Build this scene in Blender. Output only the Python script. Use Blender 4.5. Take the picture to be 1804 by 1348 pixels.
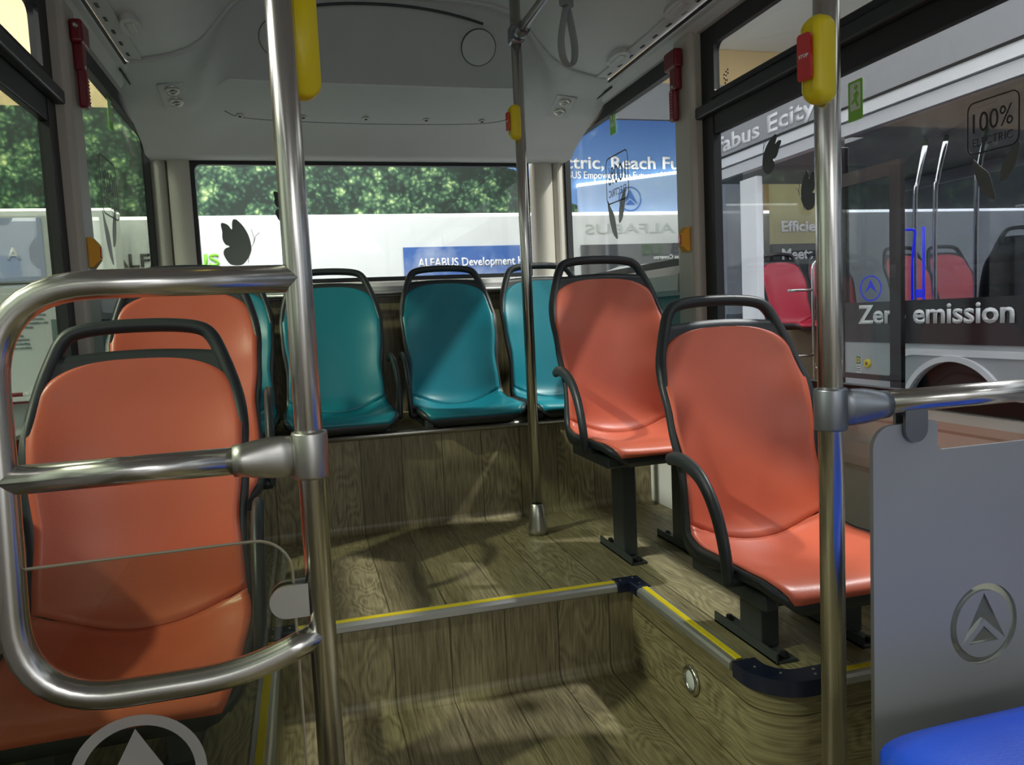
import bpy, bmesh, math, random
from mathutils import Vector, Matrix, Quaternion
random.seed(3)
for o in list(bpy.data.objects): bpy.data.objects.remove(o)
S = bpy.context.scene; COL = S.collection
PI = math.pi
# ------------------------------------------------------------------ camera
YAW, PITCH, ROLL, FPX, CAMZ = 0.264221, 0.0846458, -0.0466699, 1346.4, 1.063
fw = Vector((math.sin(YAW)*math.cos(PITCH), math.cos(YAW)*math.cos(PITCH), -math.sin(PITCH)))
rt = Vector((math.cos(YAW), -math.sin(YAW), 0)); up = rt.cross(fw)
r1 = math.cos(ROLL)*rt + math.sin(ROLL)*up; u1 = -math.sin(ROLL)*rt + math.cos(ROLL)*up
cd = bpy.data.cameras.new('camera'); cam = bpy.data.objects.new('camera', cd); COL.objects.link(cam)
M3 = Matrix((r1, u1, -fw)).transposed()
cam.matrix_world = Matrix.Translation((0, 0, CAMZ)) @ M3.to_4x4()
cd.sensor_fit = 'HORIZONTAL'; cd.sensor_width = 36; cd.lens = FPX/1804*36; cd.clip_start = 0.02
S.camera = cam
# ------------------------------------------------------------------ world, lights, exposure
w = bpy.data.worlds.new('world'); S.world = w; w.use_nodes = True
bg = w.node_tree.nodes['Background']; bg.inputs[1].default_value = 1.38
_tc = w.node_tree.nodes.new('ShaderNodeTexCoord'); _ns = w.node_tree.nodes.new('ShaderNodeTexNoise'); _rp = w.node_tree.nodes.new('ShaderNodeValToRGB')
_ns.inputs['Scale'].default_value = 2.6; _ns.inputs['Detail'].default_value = 2
w.node_tree.links.new(_tc.outputs['Generated'], _ns.inputs['Vector']); w.node_tree.links.new(_ns.outputs['Fac'], _rp.inputs[0]); w.node_tree.links.new(_rp.outputs[0], bg.inputs[0])
_e = _rp.color_ramp.elements; _e[0].position = 0.40; _e[0].color = (0.16, 0.155, 0.15, 1); _e[1].position = 0.60; _e[1].color = (1.25, 1.28, 1.30, 1)  # bright and dark patches added to streak the reflections in the steel tubes
S.view_settings.view_transform = 'Standard'; S.view_settings.look = 'None'
S.view_settings.exposure = 0.0; S.view_settings.gamma = 1; S.view_settings.use_curve_mapping = False
def light(name, kind, loc, target, power, size=0.1, color=(1, 1, 1), sizey=None, spot=None):
    l = bpy.data.lights.new(name, kind); l.energy = power; l.color = color
    if kind == 'AREA':
        l.size = size
        if sizey: l.shape = 'RECTANGLE'; l.size_y = sizey
    else: l.shadow_soft_size = size
    if spot: l.spot_size = math.radians(spot); l.spot_blend = 0.3
    o = bpy.data.objects.new(name, l); COL.objects.link(o); o.location = loc
    o.rotation_euler = (Vector(target)-Vector(loc)).to_track_quat('-Z', 'Y').to_euler()
    return o
light('hall_spot_right', 'SPOT', (3.9, 2.05, 5.0), (0.55, 2.7, 0.7), 1350, 0.09, (1, 0.97, 0.90), spot=48)
light('hall_spot_left', 'SPOT', (-3.9, 0.9, 4.3), (0.8, 2.2, 0.6), 1450, 0.09, (1, 0.97, 0.86), spot=48)
light('hall_spot_front_right', 'SPOT', (3.0, -3.4, 4.2), (0.4, 1.6, 0.5), 80, 0.12, (1, 0.96, 0.85), spot=40)
light('hall_panel_front', 'AREA', (0.2, -4.2, 2.6), (0.6, 2.4, 0.9), 25, 2.2, (1, 0.98, 0.95), 0.8)
light('hall_wall_wash', 'AREA', (1.5, 6.4, 4.4), (1.5, 8.0, 2.2), 330, 9, (1, 1, 1), 0.6)
light('parked_bus_fill', 'AREA', (4.8, 4.6, 2.15), (4.8, 4.6, 0), 30, 2.6, (1, 0.99, 0.97), 0.4)  # fill light added to brighten the inside of the parked bus
light('hall_panel_left', 'AREA', (-3.4, 3.6, 4.0), (-1.6, 6.0, 1.0), 90, 2.5, (1, 0.99, 0.97), 1.0)
light('hall_panel_right', 'AREA', (2.6, 1.5, 4.4), (3.6, 3.5, 0.9), 120, 3.0, (1, 0.99, 0.97), 0.8)

# ------------------------------------------------------------------ materials
MATS = {}
def mat(name, col, rough=0.5, metal=0.0, spec=0.5, bump=None, noise=None, coat=0.0, emit=None, strength=1.0, aniso=None):
    if name in MATS: return MATS[name]
    m = bpy.data.materials.new(name); m.use_nodes = True; MATS[name] = m
    nt = m.node_tree; b = nt.nodes['Principled BSDF']
    b.inputs['Base Color'].default_value = (*col, 1); b.inputs['Roughness'].default_value = rough
    b.inputs['Metallic'].default_value = metal; b.inputs['Specular IOR Level'].default_value = spec
    b.inputs['Coat Weight'].default_value = coat
    tc = nt.nodes.new('ShaderNodeTexCoord')
    n = nt.nodes.new('ShaderNodeTexNoise'); n.inputs['Scale'].default_value = (noise or (8, 0))[0]
    nt.links.new(tc.outputs['Object'], n.inputs['Vector'])
    amt = (noise or (8, 0.04))[1]
    mx = nt.nodes.new('ShaderNodeMix'); mx.data_type = 'RGBA'
    mx.inputs['A'].default_value = (*[c*(1-amt) for c in col], 1); mx.inputs['B'].default_value = (*[min(1, c*(1+amt)) for c in col], 1)
    nt.links.new(n.outputs['Fac'], mx.inputs['Factor']); nt.links.new(mx.outputs['Result'], b.inputs['Base Color'])
    if bump:
        n2 = nt.nodes.new('ShaderNodeTexNoise'); n2.inputs['Scale'].default_value = bump[0]; n2.inputs['Detail'].default_value = 3
        nt.links.new(tc.outputs['Object'], n2.inputs['Vector'])
        bp = nt.nodes.new('ShaderNodeBump'); bp.inputs['Strength'].default_value = bump[1]; bp.inputs['Distance'].default_value = 0.001
        nt.links.new(n2.outputs['Fac'], bp.inputs['Height']); nt.links.new(bp.outputs['Normal'], b.inputs['Normal'])
    if emit:
        b.inputs['Emission Color'].default_value = (*emit, 1); b.inputs['Emission Strength'].default_value = strength
    return m
def glass_mat(name, tint, gloss=0.06, haze=None):
    m = bpy.data.materials.new(name); m.use_nodes = True; nt = m.node_tree; nt.nodes.clear()
    out = nt.nodes.new('ShaderNodeOutputMaterial'); tr = nt.nodes.new('ShaderNodeBsdfTransparent'); gl = nt.nodes.new('ShaderNodeBsdfGlossy')
    tr.inputs[0].default_value = (*tint, 1); gl.inputs['Roughness'].default_value = 0.02
    ge = nt.nodes.new('ShaderNodeNewGeometry'); dt = nt.nodes.new('ShaderNodeVectorMath'); dt.operation = 'DOT_PRODUCT'
    nt.links.new(ge.outputs['Normal'], dt.inputs[0]); nt.links.new(ge.outputs['Incoming'], dt.inputs[1])
    def mt(op, x, y):
        n = nt.nodes.new('ShaderNodeMath'); n.operation = op
        for i, v in enumerate((x, y)):
            if v is None: continue
            if isinstance(v, (int, float)): n.inputs[i].default_value = v
            else: nt.links.new(v, n.inputs[i])
        return n
    ab = mt('ABSOLUTE', dt.outputs['Value'], None); om = mt('SUBTRACT', 1.0, ab.outputs[0]); pw = mt('POWER', om.outputs[0], 5.0)
    cl = mt('ADD', gloss*0.5, mt('MULTIPLY', pw.outputs[0], 0.40).outputs[0])
    mx = nt.nodes.new('ShaderNodeMixShader'); nt.links.new(cl.outputs[0], mx.inputs[0]); nt.links.new(tr.outputs[0], mx.inputs[1]); nt.links.new(gl.outputs[0], mx.inputs[2])
    last = mx
    if haze:
        df = nt.nodes.new('ShaderNodeBsdfDiffuse'); df.inputs[0].default_value = (*haze[0], 1)
        m2 = nt.nodes.new('ShaderNodeMixShader'); m2.inputs[0].default_value = haze[1]
        nt.links.new(mx.outputs[0], m2.inputs[1]); nt.links.new(df.outputs[0], m2.inputs[2]); last = m2
    nt.links.new(last.outputs[0], out.inputs[0]); return m
def wood_mat(name, across, tone=1.0, width=0.1595, off=-0.0245):
    """vinyl plank; across = axis letter planks are counted along ('x': planks run along y and up risers, 'z': planks run along y on side risers)"""
    m = bpy.data.materials.new(name); m.use_nodes = True; nt = m.node_tree; N = nt.nodes.new; L = nt.links.new
    b = nt.nodes['Principled BSDF']; b.inputs['Roughness'].default_value = 0.42; b.inputs['Specular IOR Level'].default_value = 0.45
    tc = N('ShaderNodeTexCoord'); sp = N('ShaderNodeSeparateXYZ'); L(tc.outputs['Object'], sp.inputs[0])
    def mth(op, a, bb=None, c=None):
        n = N('ShaderNodeMath'); n.operation = op
        for i, v in enumerate((a, bb, c)):
            if v is None: continue
            if isinstance(v, (int, float)): n.inputs[i].default_value = v
            else: L(v, n.inputs[i])
        return n.outputs[0]
    if across == 'x': u = sp.outputs[0]; v = mth('SUBTRACT', sp.outputs[1], sp.outputs[2])
    elif across == 'y': u = sp.outputs[1]; v = mth('ADD', sp.outputs[0], sp.outputs[2])
    else: u = sp.outputs[2]; v = mth('ADD', sp.outputs[1], sp.outputs[0])
    q = mth('DIVIDE', mth('ADD', u, off), width); idx = mth('FLOOR', q); fr = mth('FRACT', q)
    seed = mth('MULTIPLY', idx, 7.31)
    wnn = N('ShaderNodeTexWhiteNoise'); wnn.noise_dimensions = '1D'; L(mth('ADD', idx, 31.7), wnn.inputs['W']); wn0 = wnn.outputs['Value']
    cb = N('ShaderNodeCombineXYZ'); L(mth('MULTIPLY', u, 9.0), cb.inputs[0]); L(mth('MULTIPLY', v, 1.1), cb.inputs[1]); L(seed, cb.inputs[2])
    wv = N('ShaderNodeTexWave'); wv.wave_type = 'RINGS'; wv.inputs['Scale'].default_value = 1.6; wv.inputs['Distortion'].default_value = 5; wv.inputs['Detail'].default_value = 3; wv.inputs['Detail Scale'].default_value = 1.2
    L(cb.outputs[0], wv.inputs['Vector'])
    cb2 = N('ShaderNodeCombineXYZ'); L(mth('MULTIPLY', u, 170.0), cb2.inputs[0]); L(mth('MULTIPLY', v, 9.0), cb2.inputs[1]); L(seed, cb2.inputs[2])
    ns = N('ShaderNodeTexNoise'); ns.inputs['Scale'].default_value = 1.0; ns.inputs['Detail'].default_value = 5; ns.inputs['Roughness'].default_value = 0.65; L(cb2.outputs[0], ns.inputs['Vector'])
    cb3 = N('ShaderNodeCombineXYZ'); L(mth('MULTIPLY', u, 7.0), cb3.inputs[0]); L(mth('MULTIPLY', v, 2.2), cb3.inputs[1]); L(seed, cb3.inputs[2])
    n3 = N('ShaderNodeTexNoise'); n3.inputs['Scale'].default_value = 1.0; n3.inputs['Detail'].default_value = 2; L(cb3.outputs[0], n3.inputs['Vector'])
    rg = mth('ABSOLUTE', mth('SINE', mth('MULTIPLY', n3.outputs['Fac'], 62.0)))
    rg = mth('MULTIPLY', mth('POWER', rg, 2.0), mth('GREATER_THAN', wn0, 0.35))
    g = mth('ADD', mth('ADD', mth('MULTIPLY', wv.outputs['Fac'], 0.06), mth('MULTIPLY', rg, 0.17)), mth('MULTIPLY', ns.outputs['Fac'], 0.95))
    rp = N('ShaderNodeValToRGB'); e = rp.color_ramp.elements
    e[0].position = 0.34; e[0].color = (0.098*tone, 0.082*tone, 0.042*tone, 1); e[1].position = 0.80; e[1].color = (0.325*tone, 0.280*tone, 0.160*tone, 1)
    L(g, rp.inputs[0])
    wn = N('ShaderNodeTexWhiteNoise'); wn.noise_dimensions = '1D'; L(idx, wn.inputs['W'])
    tone_f = mth('ADD', mth('MULTIPLY', wn.outputs['Value'], 0.22), 0.89)
    line = mth('MULTIPLY', mth('GREATER_THAN', mth('ABSOLUTE', mth('SUBTRACT', fr, 0.5)), 0.4875), 0.60)
    k = mth('MULTIPLY', tone_f, mth('SUBTRACT', 1.0, line))
    vm = N('ShaderNodeVectorMath'); vm.operation = 'SCALE'; L(rp.outputs[0], vm.inputs[0]); L(k, vm.inputs['Scale']); L(vm.outputs[0], b.inputs['Base Color'])
    bp = N('ShaderNodeBump'); bp.inputs['Strength'].default_value = 0.35; bp.inputs['Distance'].default_value = 0.002; L(ns.outputs['Fac'], bp.inputs['Height']); L(bp.outputs[0], b.inputs['Normal'])
    return m
def stripe_mat():
    m = bpy.data.materials.new('yellow_ribbed'); m.use_nodes = True; b = m.node_tree.nodes['Principled BSDF']
    b.inputs['Base Color'].default_value = (0.72, 0.58, 0.02, 1); b.inputs['Roughness'].default_value = 0.5
    return m
ORANGE = mat('orange_vinyl', (0.62, 0.138, 0.078), 0.36, bump=(260, 0.25), noise=(3, 0.06), spec=0.5)
TEAL = mat('teal_vinyl', (0.009, 0.215, 0.285), 0.38, bump=(260, 0.25), noise=(3, 0.06))
CRIMSON = mat('crimson_vinyl', (0.50, 0.025, 0.06), 0.4)
PINK = mat('pink_vinyl', (0.75, 0.13, 0.16), 0.4)
BLUE = mat('blue_vinyl', (0.012, 0.075, 0.60), 0.4, bump=(260, 0.3))
DARK = mat('charcoal_plastic', (0.024, 0.030, 0.034), 0.42, bump=(400, 0.15))
DSTEEL = mat('painted_dark_steel', (0.048, 0.058, 0.064), 0.42, metal=0.2)
BLACK = mat('black_rubber', (0.008, 0.009, 0.011), 0.5)
STEEL = mat('stainless_steel', (0.62, 0.60, 0.57), 0.22, metal=1.0, noise=(4, 0.03))
BRUSH = mat('brushed_steel', (0.50, 0.49, 0.46), 0.36, metal=1.0, noise=(30, 0.08))
GUN = mat('gunmetal_clamp', (0.26, 0.28, 0.31), 0.36, metal=0.9)
ALU = mat('aluminium_trim', (0.48, 0.49, 0.49), 0.38, metal=0.75)
YSTRIP = stripe_mat()
NAVY = mat('navy_plastic', (0.008, 0.012, 0.035), 0.3)
YEL = mat('yellow_plastic', (0.80, 0.62, 0.01), 0.4)
AMBER = mat('amber_plastic', (0.72, 0.33, 0.01), 0.45)
RED = mat('red_button', (0.55, 0.01, 0.012), 0.2, coat=0.5)
MAROON = mat('maroon_plastic', (0.16, 0.004, 0.012), 0.35)
CEIL = mat('ceiling_grey', (0.56, 0.565, 0.57), 0.55, bump=(300, 0.1))
CEIL2 = mat('rear_housing_grey', (0.51, 0.52, 0.53), 0.5, bump=(300, 0.1))
LAMPW = mat('light_lens', (0.50, 0.50, 0.48), 0.3)
BEIGE = mat('pillar_beige', (0.46, 0.435, 0.385), 0.5, bump=(300, 0.1))
SAGE = mat('grey_green_panel', (0.17, 0.24, 0.245), 0.5)
SILL = mat('sill_beige', (0.66, 0.63, 0.60), 0.5)
WHITE = mat('white_gloss', (0.86, 0.87, 0.90), 0.4)
HWHITE = mat('hall_white_wall', (0.72, 0.735, 0.74), 0.5)
LED = mat('led_strip', (1, 1, 1), 0.5, emit=(1, 1, 0.97), strength=3.0)
LED2 = mat('led_edge', (1, 1, 1), 0.5, emit=(0.97, 1, 0.93), strength=4.0)
HBEIGE = mat('hall_wood_beige', (0.66, 0.48, 0.26), 0.6, noise=(2, 0.12))
HGREY = mat('hall_grey_band', (0.24, 0.25, 0.28), 0.6)
HCEIL = mat('hall_ceiling', (0.62, 0.60, 0.58), 0.7)
HFLOOR = mat('hall_floor', (0.25, 0.25, 0.25), 0.3)
OBODY = mat('silver_bus_body', (0.42, 0.45, 0.47), 0.35, metal=0.1)
OWHITE = mat('white_bus_trim', (0.80, 0.82, 0.85), 0.3)
OROOF = mat('bus_roof_silver', (0.62, 0.63, 0.66), 0.4)
ODARK = mat('bus_dark_band', (0.022, 0.018, 0.022), 0.2)
OBROWN = mat('dark_brown_frame', (0.030, 0.022, 0.024), 0.35)
OLIVE = mat('display_olive_beige', (0.50, 0.45, 0.22), 0.6, noise=(2, 0.2))
TXTW = mat('white_lettering', (0.90, 0.90, 0.92), 0.4)
TXTD = mat('dark_lettering', (0.05, 0.055, 0.06), 0.5)
TXTG = mat('green_lettering', (0.22, 0.62, 0.03), 0.5)
TXTP = mat('pale_grey_reflection', (0.50, 0.55, 0.52), 0.5)  # pale tone for the painted-in ALFABUS reflection
STGREEN = mat('green_sticker', (0.22, 0.55, 0.06), 0.4)
STPALE = mat('pale_sticker', (0.62, 0.72, 0.62), 0.4)
STBLK = mat('black_sticker', (0.012, 0.013, 0.016), 0.35)
STGREY = mat('grey_sticker', (0.10, 0.11, 0.11), 0.3)
FROST = mat('etched_frost', (0.60, 0.58, 0.55), 0.6)
NEON = mat('blue_lit_rail', (0.02, 0.03, 0.95), 0.3, emit=(0.01, 0.02, 1.0), strength=1.6)
BLUEP = mat('board_pale_blue', (0.45, 0.50, 0.72), 0.5)
TEALP = mat('blue_round_sign', (0.01, 0.02, 0.45), 0.4)
PARTG = mat('grey_partition_laminate', (0.37, 0.385, 0.40), 0.42, bump=(200, 0.1), noise=(2, 0.06))
CUSHW = mat('white_panel', (0.62, 0.63, 0.60), 0.5)
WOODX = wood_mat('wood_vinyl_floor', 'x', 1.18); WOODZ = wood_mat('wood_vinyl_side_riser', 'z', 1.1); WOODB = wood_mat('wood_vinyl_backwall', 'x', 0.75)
GLASS = glass_mat('window_glass', (0.93, 0.95, 0.93), 0.05)
GLASSD = glass_mat('window_glass_tinted', (0.74, 0.76, 0.78), 0.06)
GLASSL = glass_mat('window_glass_left', (0.62, 0.66, 0.58), 0.07)
GLASSO = glass_mat('outer_bus_glass', (0.62, 0.64, 0.68), 0.08)
SCREEN = glass_mat('clear_screen', (0.80, 0.82, 0.74), 0.05)
HAZEG = glass_mat('ghost_reflection', (0.9, 0.9, 0.9), 0.04, ((0.35, 0.36, 0.38), 0.55))  # hazy tone painted in for a faint reflection on glass
def print_mat():
    """printed hall backdrop: green forest seen from above, blue sky past the hill edge"""
    m = bpy.data.materials.new('forest_and_sky_print'); m.use_nodes = True; nt = m.node_tree; N = nt.nodes.new; L = nt.links.new
    b = nt.nodes['Principled BSDF']; b.inputs['Roughness'].default_value = 0.6
    tc = N('ShaderNodeTexCoord'); sp = N('ShaderNodeSeparateXYZ'); L(tc.outputs['Object'], sp.inputs[0])
    def mth(op, a, bb=None):
        n = N('ShaderNodeMath'); n.operation = op
        for i, v in enumerate((a, bb)):
            if v is None: continue
            if isinstance(v, (int, float)): n.inputs[i].default_value = v
            else: L(v, n.inputs[i])
        return n.outputs[0]
    nz = N('ShaderNodeTexNoise'); nz.inputs['Scale'].default_value = 9; nz.inputs['Detail'].default_value = 4; L(tc.outputs['Object'], nz.inputs['Vector'])
    vmx = N('ShaderNodeVectorMath'); vmx.operation = 'MULTIPLY_ADD'; L(nz.outputs['Color'], vmx.inputs[0]); vmx.inputs[1].default_value = (0.10, 0.10, 0.10); L(tc.outputs['Object'], vmx.inputs[2])
    v1 = N('ShaderNodeTexVoronoi'); v1.inputs['Scale'].default_value = 6.0; L(vmx.outputs[0], v1.inputs['Vector'])
    v2 = N('ShaderNodeTexVoronoi'); v2.inputs['Scale'].default_value = 22; L(vmx.outputs[0], v2.inputs['Vector'])
    n3 = N('ShaderNodeTexNoise'); n3.inputs['Scale'].default_value = 1.7; n3.inputs['Detail'].default_value = 2; L(tc.outputs['Object'], n3.inputs['Vector'])
    h = mth('ADD', mth('MULTIPLY', v1.outputs['Distance'], 0.75), mth('MULTIPLY', v2.outputs['Distance'], 0.75))
    h = mth('ADD', mth('SUBTRACT', 1.08, h), mth('MULTIPLY', mth('SUBTRACT', n3.outputs['Fac'], 0.5), 0.7))
    rp = N('ShaderNodeValToRGB'); e = rp.color_ramp.elements; e[0].position = 0.10; e[0].color = (0.004, 0.016, 0.009, 1); e[1].position = 0.92; e[1].color = (0.66, 0.72, 0.36, 1)
    for p, c in ((0.34, (0.018, 0.058, 0.034)), (0.55, (0.085, 0.17, 0.075)), (0.74, (0.28, 0.39, 0.17))):
        q = e.new(p); q.color = (*c, 1)
    L(h, rp.inputs[0])
    # sky
    gr = N('ShaderNodeValToRGB'); g = gr.color_ramp.elements; g[0].position = 0.0; g[0].color = (0.20, 0.38, 0.72, 1); g[1].position = 1.0; g[1].color = (0.035, 0.13, 0.42, 1)
    L(mth('DIVIDE', mth('SUBTRACT', sp.outputs[2], 2.2), 1.0), gr.inputs[0])
    edge = mth('SUBTRACT', 2.70, mth('MULTIPLY', mth('SUBTRACT', sp.outputs[0], 2.14), 0.52))
    edge = mth('ADD', edge, mth('MULTIPLY', mth('SUBTRACT', nz.outputs['Fac'], 0.5), 0.12))
    below = mth('LESS_THAN', sp.outputs[2], edge); left = mth('LESS_THAN', sp.outputs[0], 1.0)
    mask = mth('MAXIMUM', below, left)
    mx = N('ShaderNodeMix'); mx.data_type = 'RGBA'; L(mask, mx.inputs['Factor']); L(gr.outputs[0], mx.inputs['A']); L(rp.outputs[0], mx.inputs['B'])
    L(mx.outputs['Result'], b.inputs['Base Color'])
    return m
PRINT = print_mat()
def sky_print():
    m = bpy.data.materials.new('banner_sky_print'); m.use_nodes = True; nt = m.node_tree; N = nt.nodes.new; L = nt.links.new
    b = nt.nodes['Principled BSDF']; tc = N('ShaderNodeTexCoord')
    n = N('ShaderNodeTexNoise'); n.inputs['Scale'].default_value = 2.2; n.inputs['Detail'].default_value = 4; L(tc.outputs['Object'], n.inputs['Vector'])
    r = N('ShaderNodeValToRGB'); e = r.color_ramp.elements; e[0].position = 0.45; e[0].color = (0.045, 0.13, 0.42, 1); e[1].position = 0.78; e[1].color = (0.55, 0.62, 0.75, 1)
    L(n.outputs['Fac'], r.inputs[0]); L(r.outputs[0], b.inputs['Base Color']); return m
BANNER = sky_print()

# ------------------------------------------------------------------ helpers
def link(name, me, m, parent=None, smooth=False, kind=None, loc=None, rot=None, label=None):
    o = bpy.data.objects.new(name, me); COL.objects.link(o)
    if m is not None and len(me.materials) == 0: me.materials.append(m)
    if parent: o.parent = parent
    if loc: o.location = loc
    if rot: o.rotation_euler = rot
    if kind: o['kind'] = kind
    if label: o['label'] = label
    if smooth:
        for p in me.polygons: p.use_smooth = True
    return o
def pmesh(verts, faces, name='m', recalc=True):
    me = bpy.data.meshes.new(name); me.from_pydata([tuple(v) for v in verts], [], faces)
    bm = bmesh.new(); bm.from_mesh(me); bmesh.ops.remove_doubles(bm, verts=bm.verts, dist=1e-6)
    if recalc: bmesh.ops.recalc_face_normals(bm, faces=bm.faces)
    bm.to_mesh(me); bm.free(); return me
def boxes(bl, bevel=0.0, seg=2):
    bm = bmesh.new()
    for b in bl:
        x0, y0, z0, x1, y1, z1 = b[:6]
        r = bmesh.ops.create_cube(bm, size=1)
        for v in r['verts']:
            v.co = Vector(((x0+x1)/2+v.co.x*(x1-x0), (y0+y1)/2+v.co.y*(y1-y0), (z0+z1)/2+v.co.z*(z1-z0)))
    if bevel: bmesh.ops.bevel(bm, geom=bm.edges[:], offset=bevel, segments=seg, affect='EDGES', profile=0.5)
    me = bpy.data.meshes.new('box'); bm.to_mesh(me); bm.free(); return me
def cat(ps, n=8, closed=False):
    ps = [Vector(p) for p in ps]; out = []; N = len(ps)
    for i in range(N if closed else N-1):
        a, b = ps[i], ps[(i+1) % N]
        p0 = ps[i-1] if (i or closed) else a*2-b
        p3 = ps[(i+2) % N] if (i+2 < N or closed) else b*2-a
        for k in range(n):
            t = k/n
            out.append(0.5*((2*a)+(b-p0)*t+(2*p0-5*a+4*b-p3)*t*t+(3*a-p0-3*b+p3)*t**3))
    if not closed: out.append(ps[-1])
    return out
def fillet(ps, r, n=8):
    ps = [Vector(p) for p in ps]; out = [ps[0]]
    for i in range(1, len(ps)-1):
        a, b, c = ps[i-1], ps[i], ps[i+1]
        d1 = (a-b).normalized(); d2 = (c-b).normalized(); rr = r if not isinstance(r, (list, tuple)) else r[i-1]
        p1 = b+d1*rr; p2 = b+d2*rr
        for k in range(n+1):
            t = k/n; out.append((1-t)**2*p1+2*t*(1-t)*b+t*t*p2)
    out.append(ps[-1]); return out
def tube(path, r, seg=20, ry=None, closed=False, upv=None, caps=True):
    path = [Vector(p) for p in path]; n = len(path); V = []; F = []
    tang = []
    for i in range(n):
        a = path[i-1] if (i or closed) else path[i]; b = path[(i+1) % n] if (i < n-1 or closed) else path[i]
        tang.append((b-a).normalized())
    ref = Vector(upv) if upv else (Vector((0, 0, 1)) if abs(tang[0].z) < 0.9 else Vector((0, 1, 0)))
    nrm = (ref-tang[0]*ref.dot(tang[0])).normalized()
    for i in range(n):
        if upv: nrm = (Vector(upv)-tang[i]*Vector(upv).dot(tang[i])).normalized()
        else:
            nrm = (nrm-tang[i]*nrm.dot(tang[i])).normalized()
        bn = tang[i].cross(nrm)
        rr = r[i] if isinstance(r, (list, tuple)) else r; r2 = (ry[i] if isinstance(ry, (list, tuple)) else ry) if ry is not None else rr
        for k in range(seg):
            a = 2*PI*k/seg; V.append(path[i]+nrm*(math.cos(a)*rr)+bn*(math.sin(a)*r2))
    for i in range(n if closed else n-1):
        j = (i+1) % n
        for k in range(seg): F.append((i*seg+k, i*seg+(k+1) % seg, j*seg+(k+1) % seg, j*seg+k))
    if caps and not closed: F.append(tuple(range(seg))[::-1]); F.append(tuple((n-1)*seg+k for k in range(seg)))
    me = bpy.data.meshes.new('tube'); me.from_pydata([tuple(v) for v in V], [], F)
    bm = bmesh.new(); bm.from_mesh(me); bmesh.ops.recalc_face_normals(bm, faces=bm.faces); bm.to_mesh(me); bm.free(); return me
def lathe(prof, seg=32):  # (r,z) closed profile round z
    V = []; F = []; n = len(prof)
    for i in range(seg):
        a = 2*PI*i/seg
        for r, z in prof: V.append((r*math.cos(a), r*math.sin(a), z))
    for i in range(seg):
        j = (i+1) % seg
        for k in range(n-1): F.append((i*n+k, j*n+k, j*n+k+1, i*n+k+1))
    return pmesh(V, F)
def join(meshes, mats=None):
    bm = bmesh.new(); me = bpy.data.meshes.new('joined')
    for k, m in enumerate(meshes):
        n0 = len(bm.faces); bm.from_mesh(m); bm.faces.ensure_lookup_table()
        if mats:
            for f in bm.faces[n0:]: f.material_index = mats[k]
    bm.to_mesh(me); bm.free(); return me
def xf(me, loc=(0, 0, 0), rot=(0, 0, 0), scale=(1, 1, 1)):
    from mathutils import Euler
    me.transform(Matrix.Translation(loc) @ Euler(rot).to_matrix().to_4x4() @ Matrix.Diagonal((*scale, 1)))
    if scale[0]*scale[1]*scale[2] < 0: me.flip_normals()
    return me
def _curve_mesh(cu):
    o = bpy.data.objects.new('tmp', cu); COL.objects.link(o); bpy.context.view_layer.update()
    me = bpy.data.meshes.new_from_object(o.evaluated_get(bpy.context.evaluated_depsgraph_get()))
    bpy.data.objects.remove(o); me.materials.clear(); return me
def shape2d(polys, thick):
    """filled outline with holes (even-odd); local XY, thickness along z centred"""
    cu = bpy.data.curves.new('shape', 'CURVE'); cu.dimensions = '2D'; cu.fill_mode = 'BOTH'; cu.extrude = thick/2
    for p in polys:
        s = cu.splines.new('POLY'); s.points.add(len(p)-1)
        for i, q in enumerate(p): s.points[i].co = (q[0], q[1], 0, 1)
        s.use_cyclic_u = True
    return _curve_mesh(cu)
def textmesh(body, height, width=None, bold=0.0, thick=0.002, shear=0, spacing=1.0, line=1.0, mirror=False):
    cu = bpy.data.curves.new('t', 'FONT'); cu.body = body; cu.size = 1; cu.offset = bold; cu.extrude = 0.0; cu.space_character = spacing; cu.space_line = line; cu.shear = shear; cu.resolution_u = 3
    me = _curve_mesh(cu)
    xs = [v.co.x for v in me.vertices]; x0, x1 = min(xs), max(xs)
    k = height/0.73 if True else 1
    kx = width/(x1-x0) if width else k
    for v in me.vertices:
        v.co.x = (v.co.x-x0)*kx; v.co.y *= k
        if mirror: v.co.x = (width or (x1-x0)*k)-v.co.x
    bm = bmesh.new(); bm.from_mesh(me)
    if mirror: bmesh.ops.reverse_faces(bm, faces=bm.faces)
    r = bmesh.ops.extrude_face_region(bm, geom=bm.faces[:]); bmesh.ops.translate(bm, verts=[g for g in r['geom'] if isinstance(g, bmesh.types.BMVert)], vec=(0, 0, thick))
    bm.to_mesh(me); bm.free(); return me
FACE_CAM = (PI/2, 0, 0); FACE_LEFT = (PI/2, 0, -PI/2); FACE_RIGHT = (PI/2, 0, PI/2)   # facing -Y, -X, +X
def circ(r, n=48, cx=0, cy=0, ry=None): return [(cx+r*math.cos(2*PI*i/n), cy+(ry or r)*math.sin(2*PI*i/n)) for i in range(n)]
def rrect(x0, y0, x1, y1, r, n=6):
    out = []
    for cx, cy, a0 in ((x1-r, y1-r, 0), (x0+r, y1-r, PI/2), (x0+r, y0+r, PI), (x1-r, y0+r, 1.5*PI)):
        for k in range(n+1): a = a0+PI/2*k/n; out.append((cx+r*math.cos(a), cy+r*math.sin(a)))
    return out
def thing(name, label, category, loc=(0, 0, 0), rotz=0, group=None):
    o = bpy.data.objects.new(name, None); COL.objects.link(o); o.location = loc; o.rotation_euler = (0, 0, rotz); o.empty_display_size = 0.05
    o['label'] = label; o['category'] = category
    if group: o['group'] = group
    return o
def tag(o, label, category, group=None):
    o['label'] = label; o['category'] = category
    if group: o['group'] = group
    return o
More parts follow.
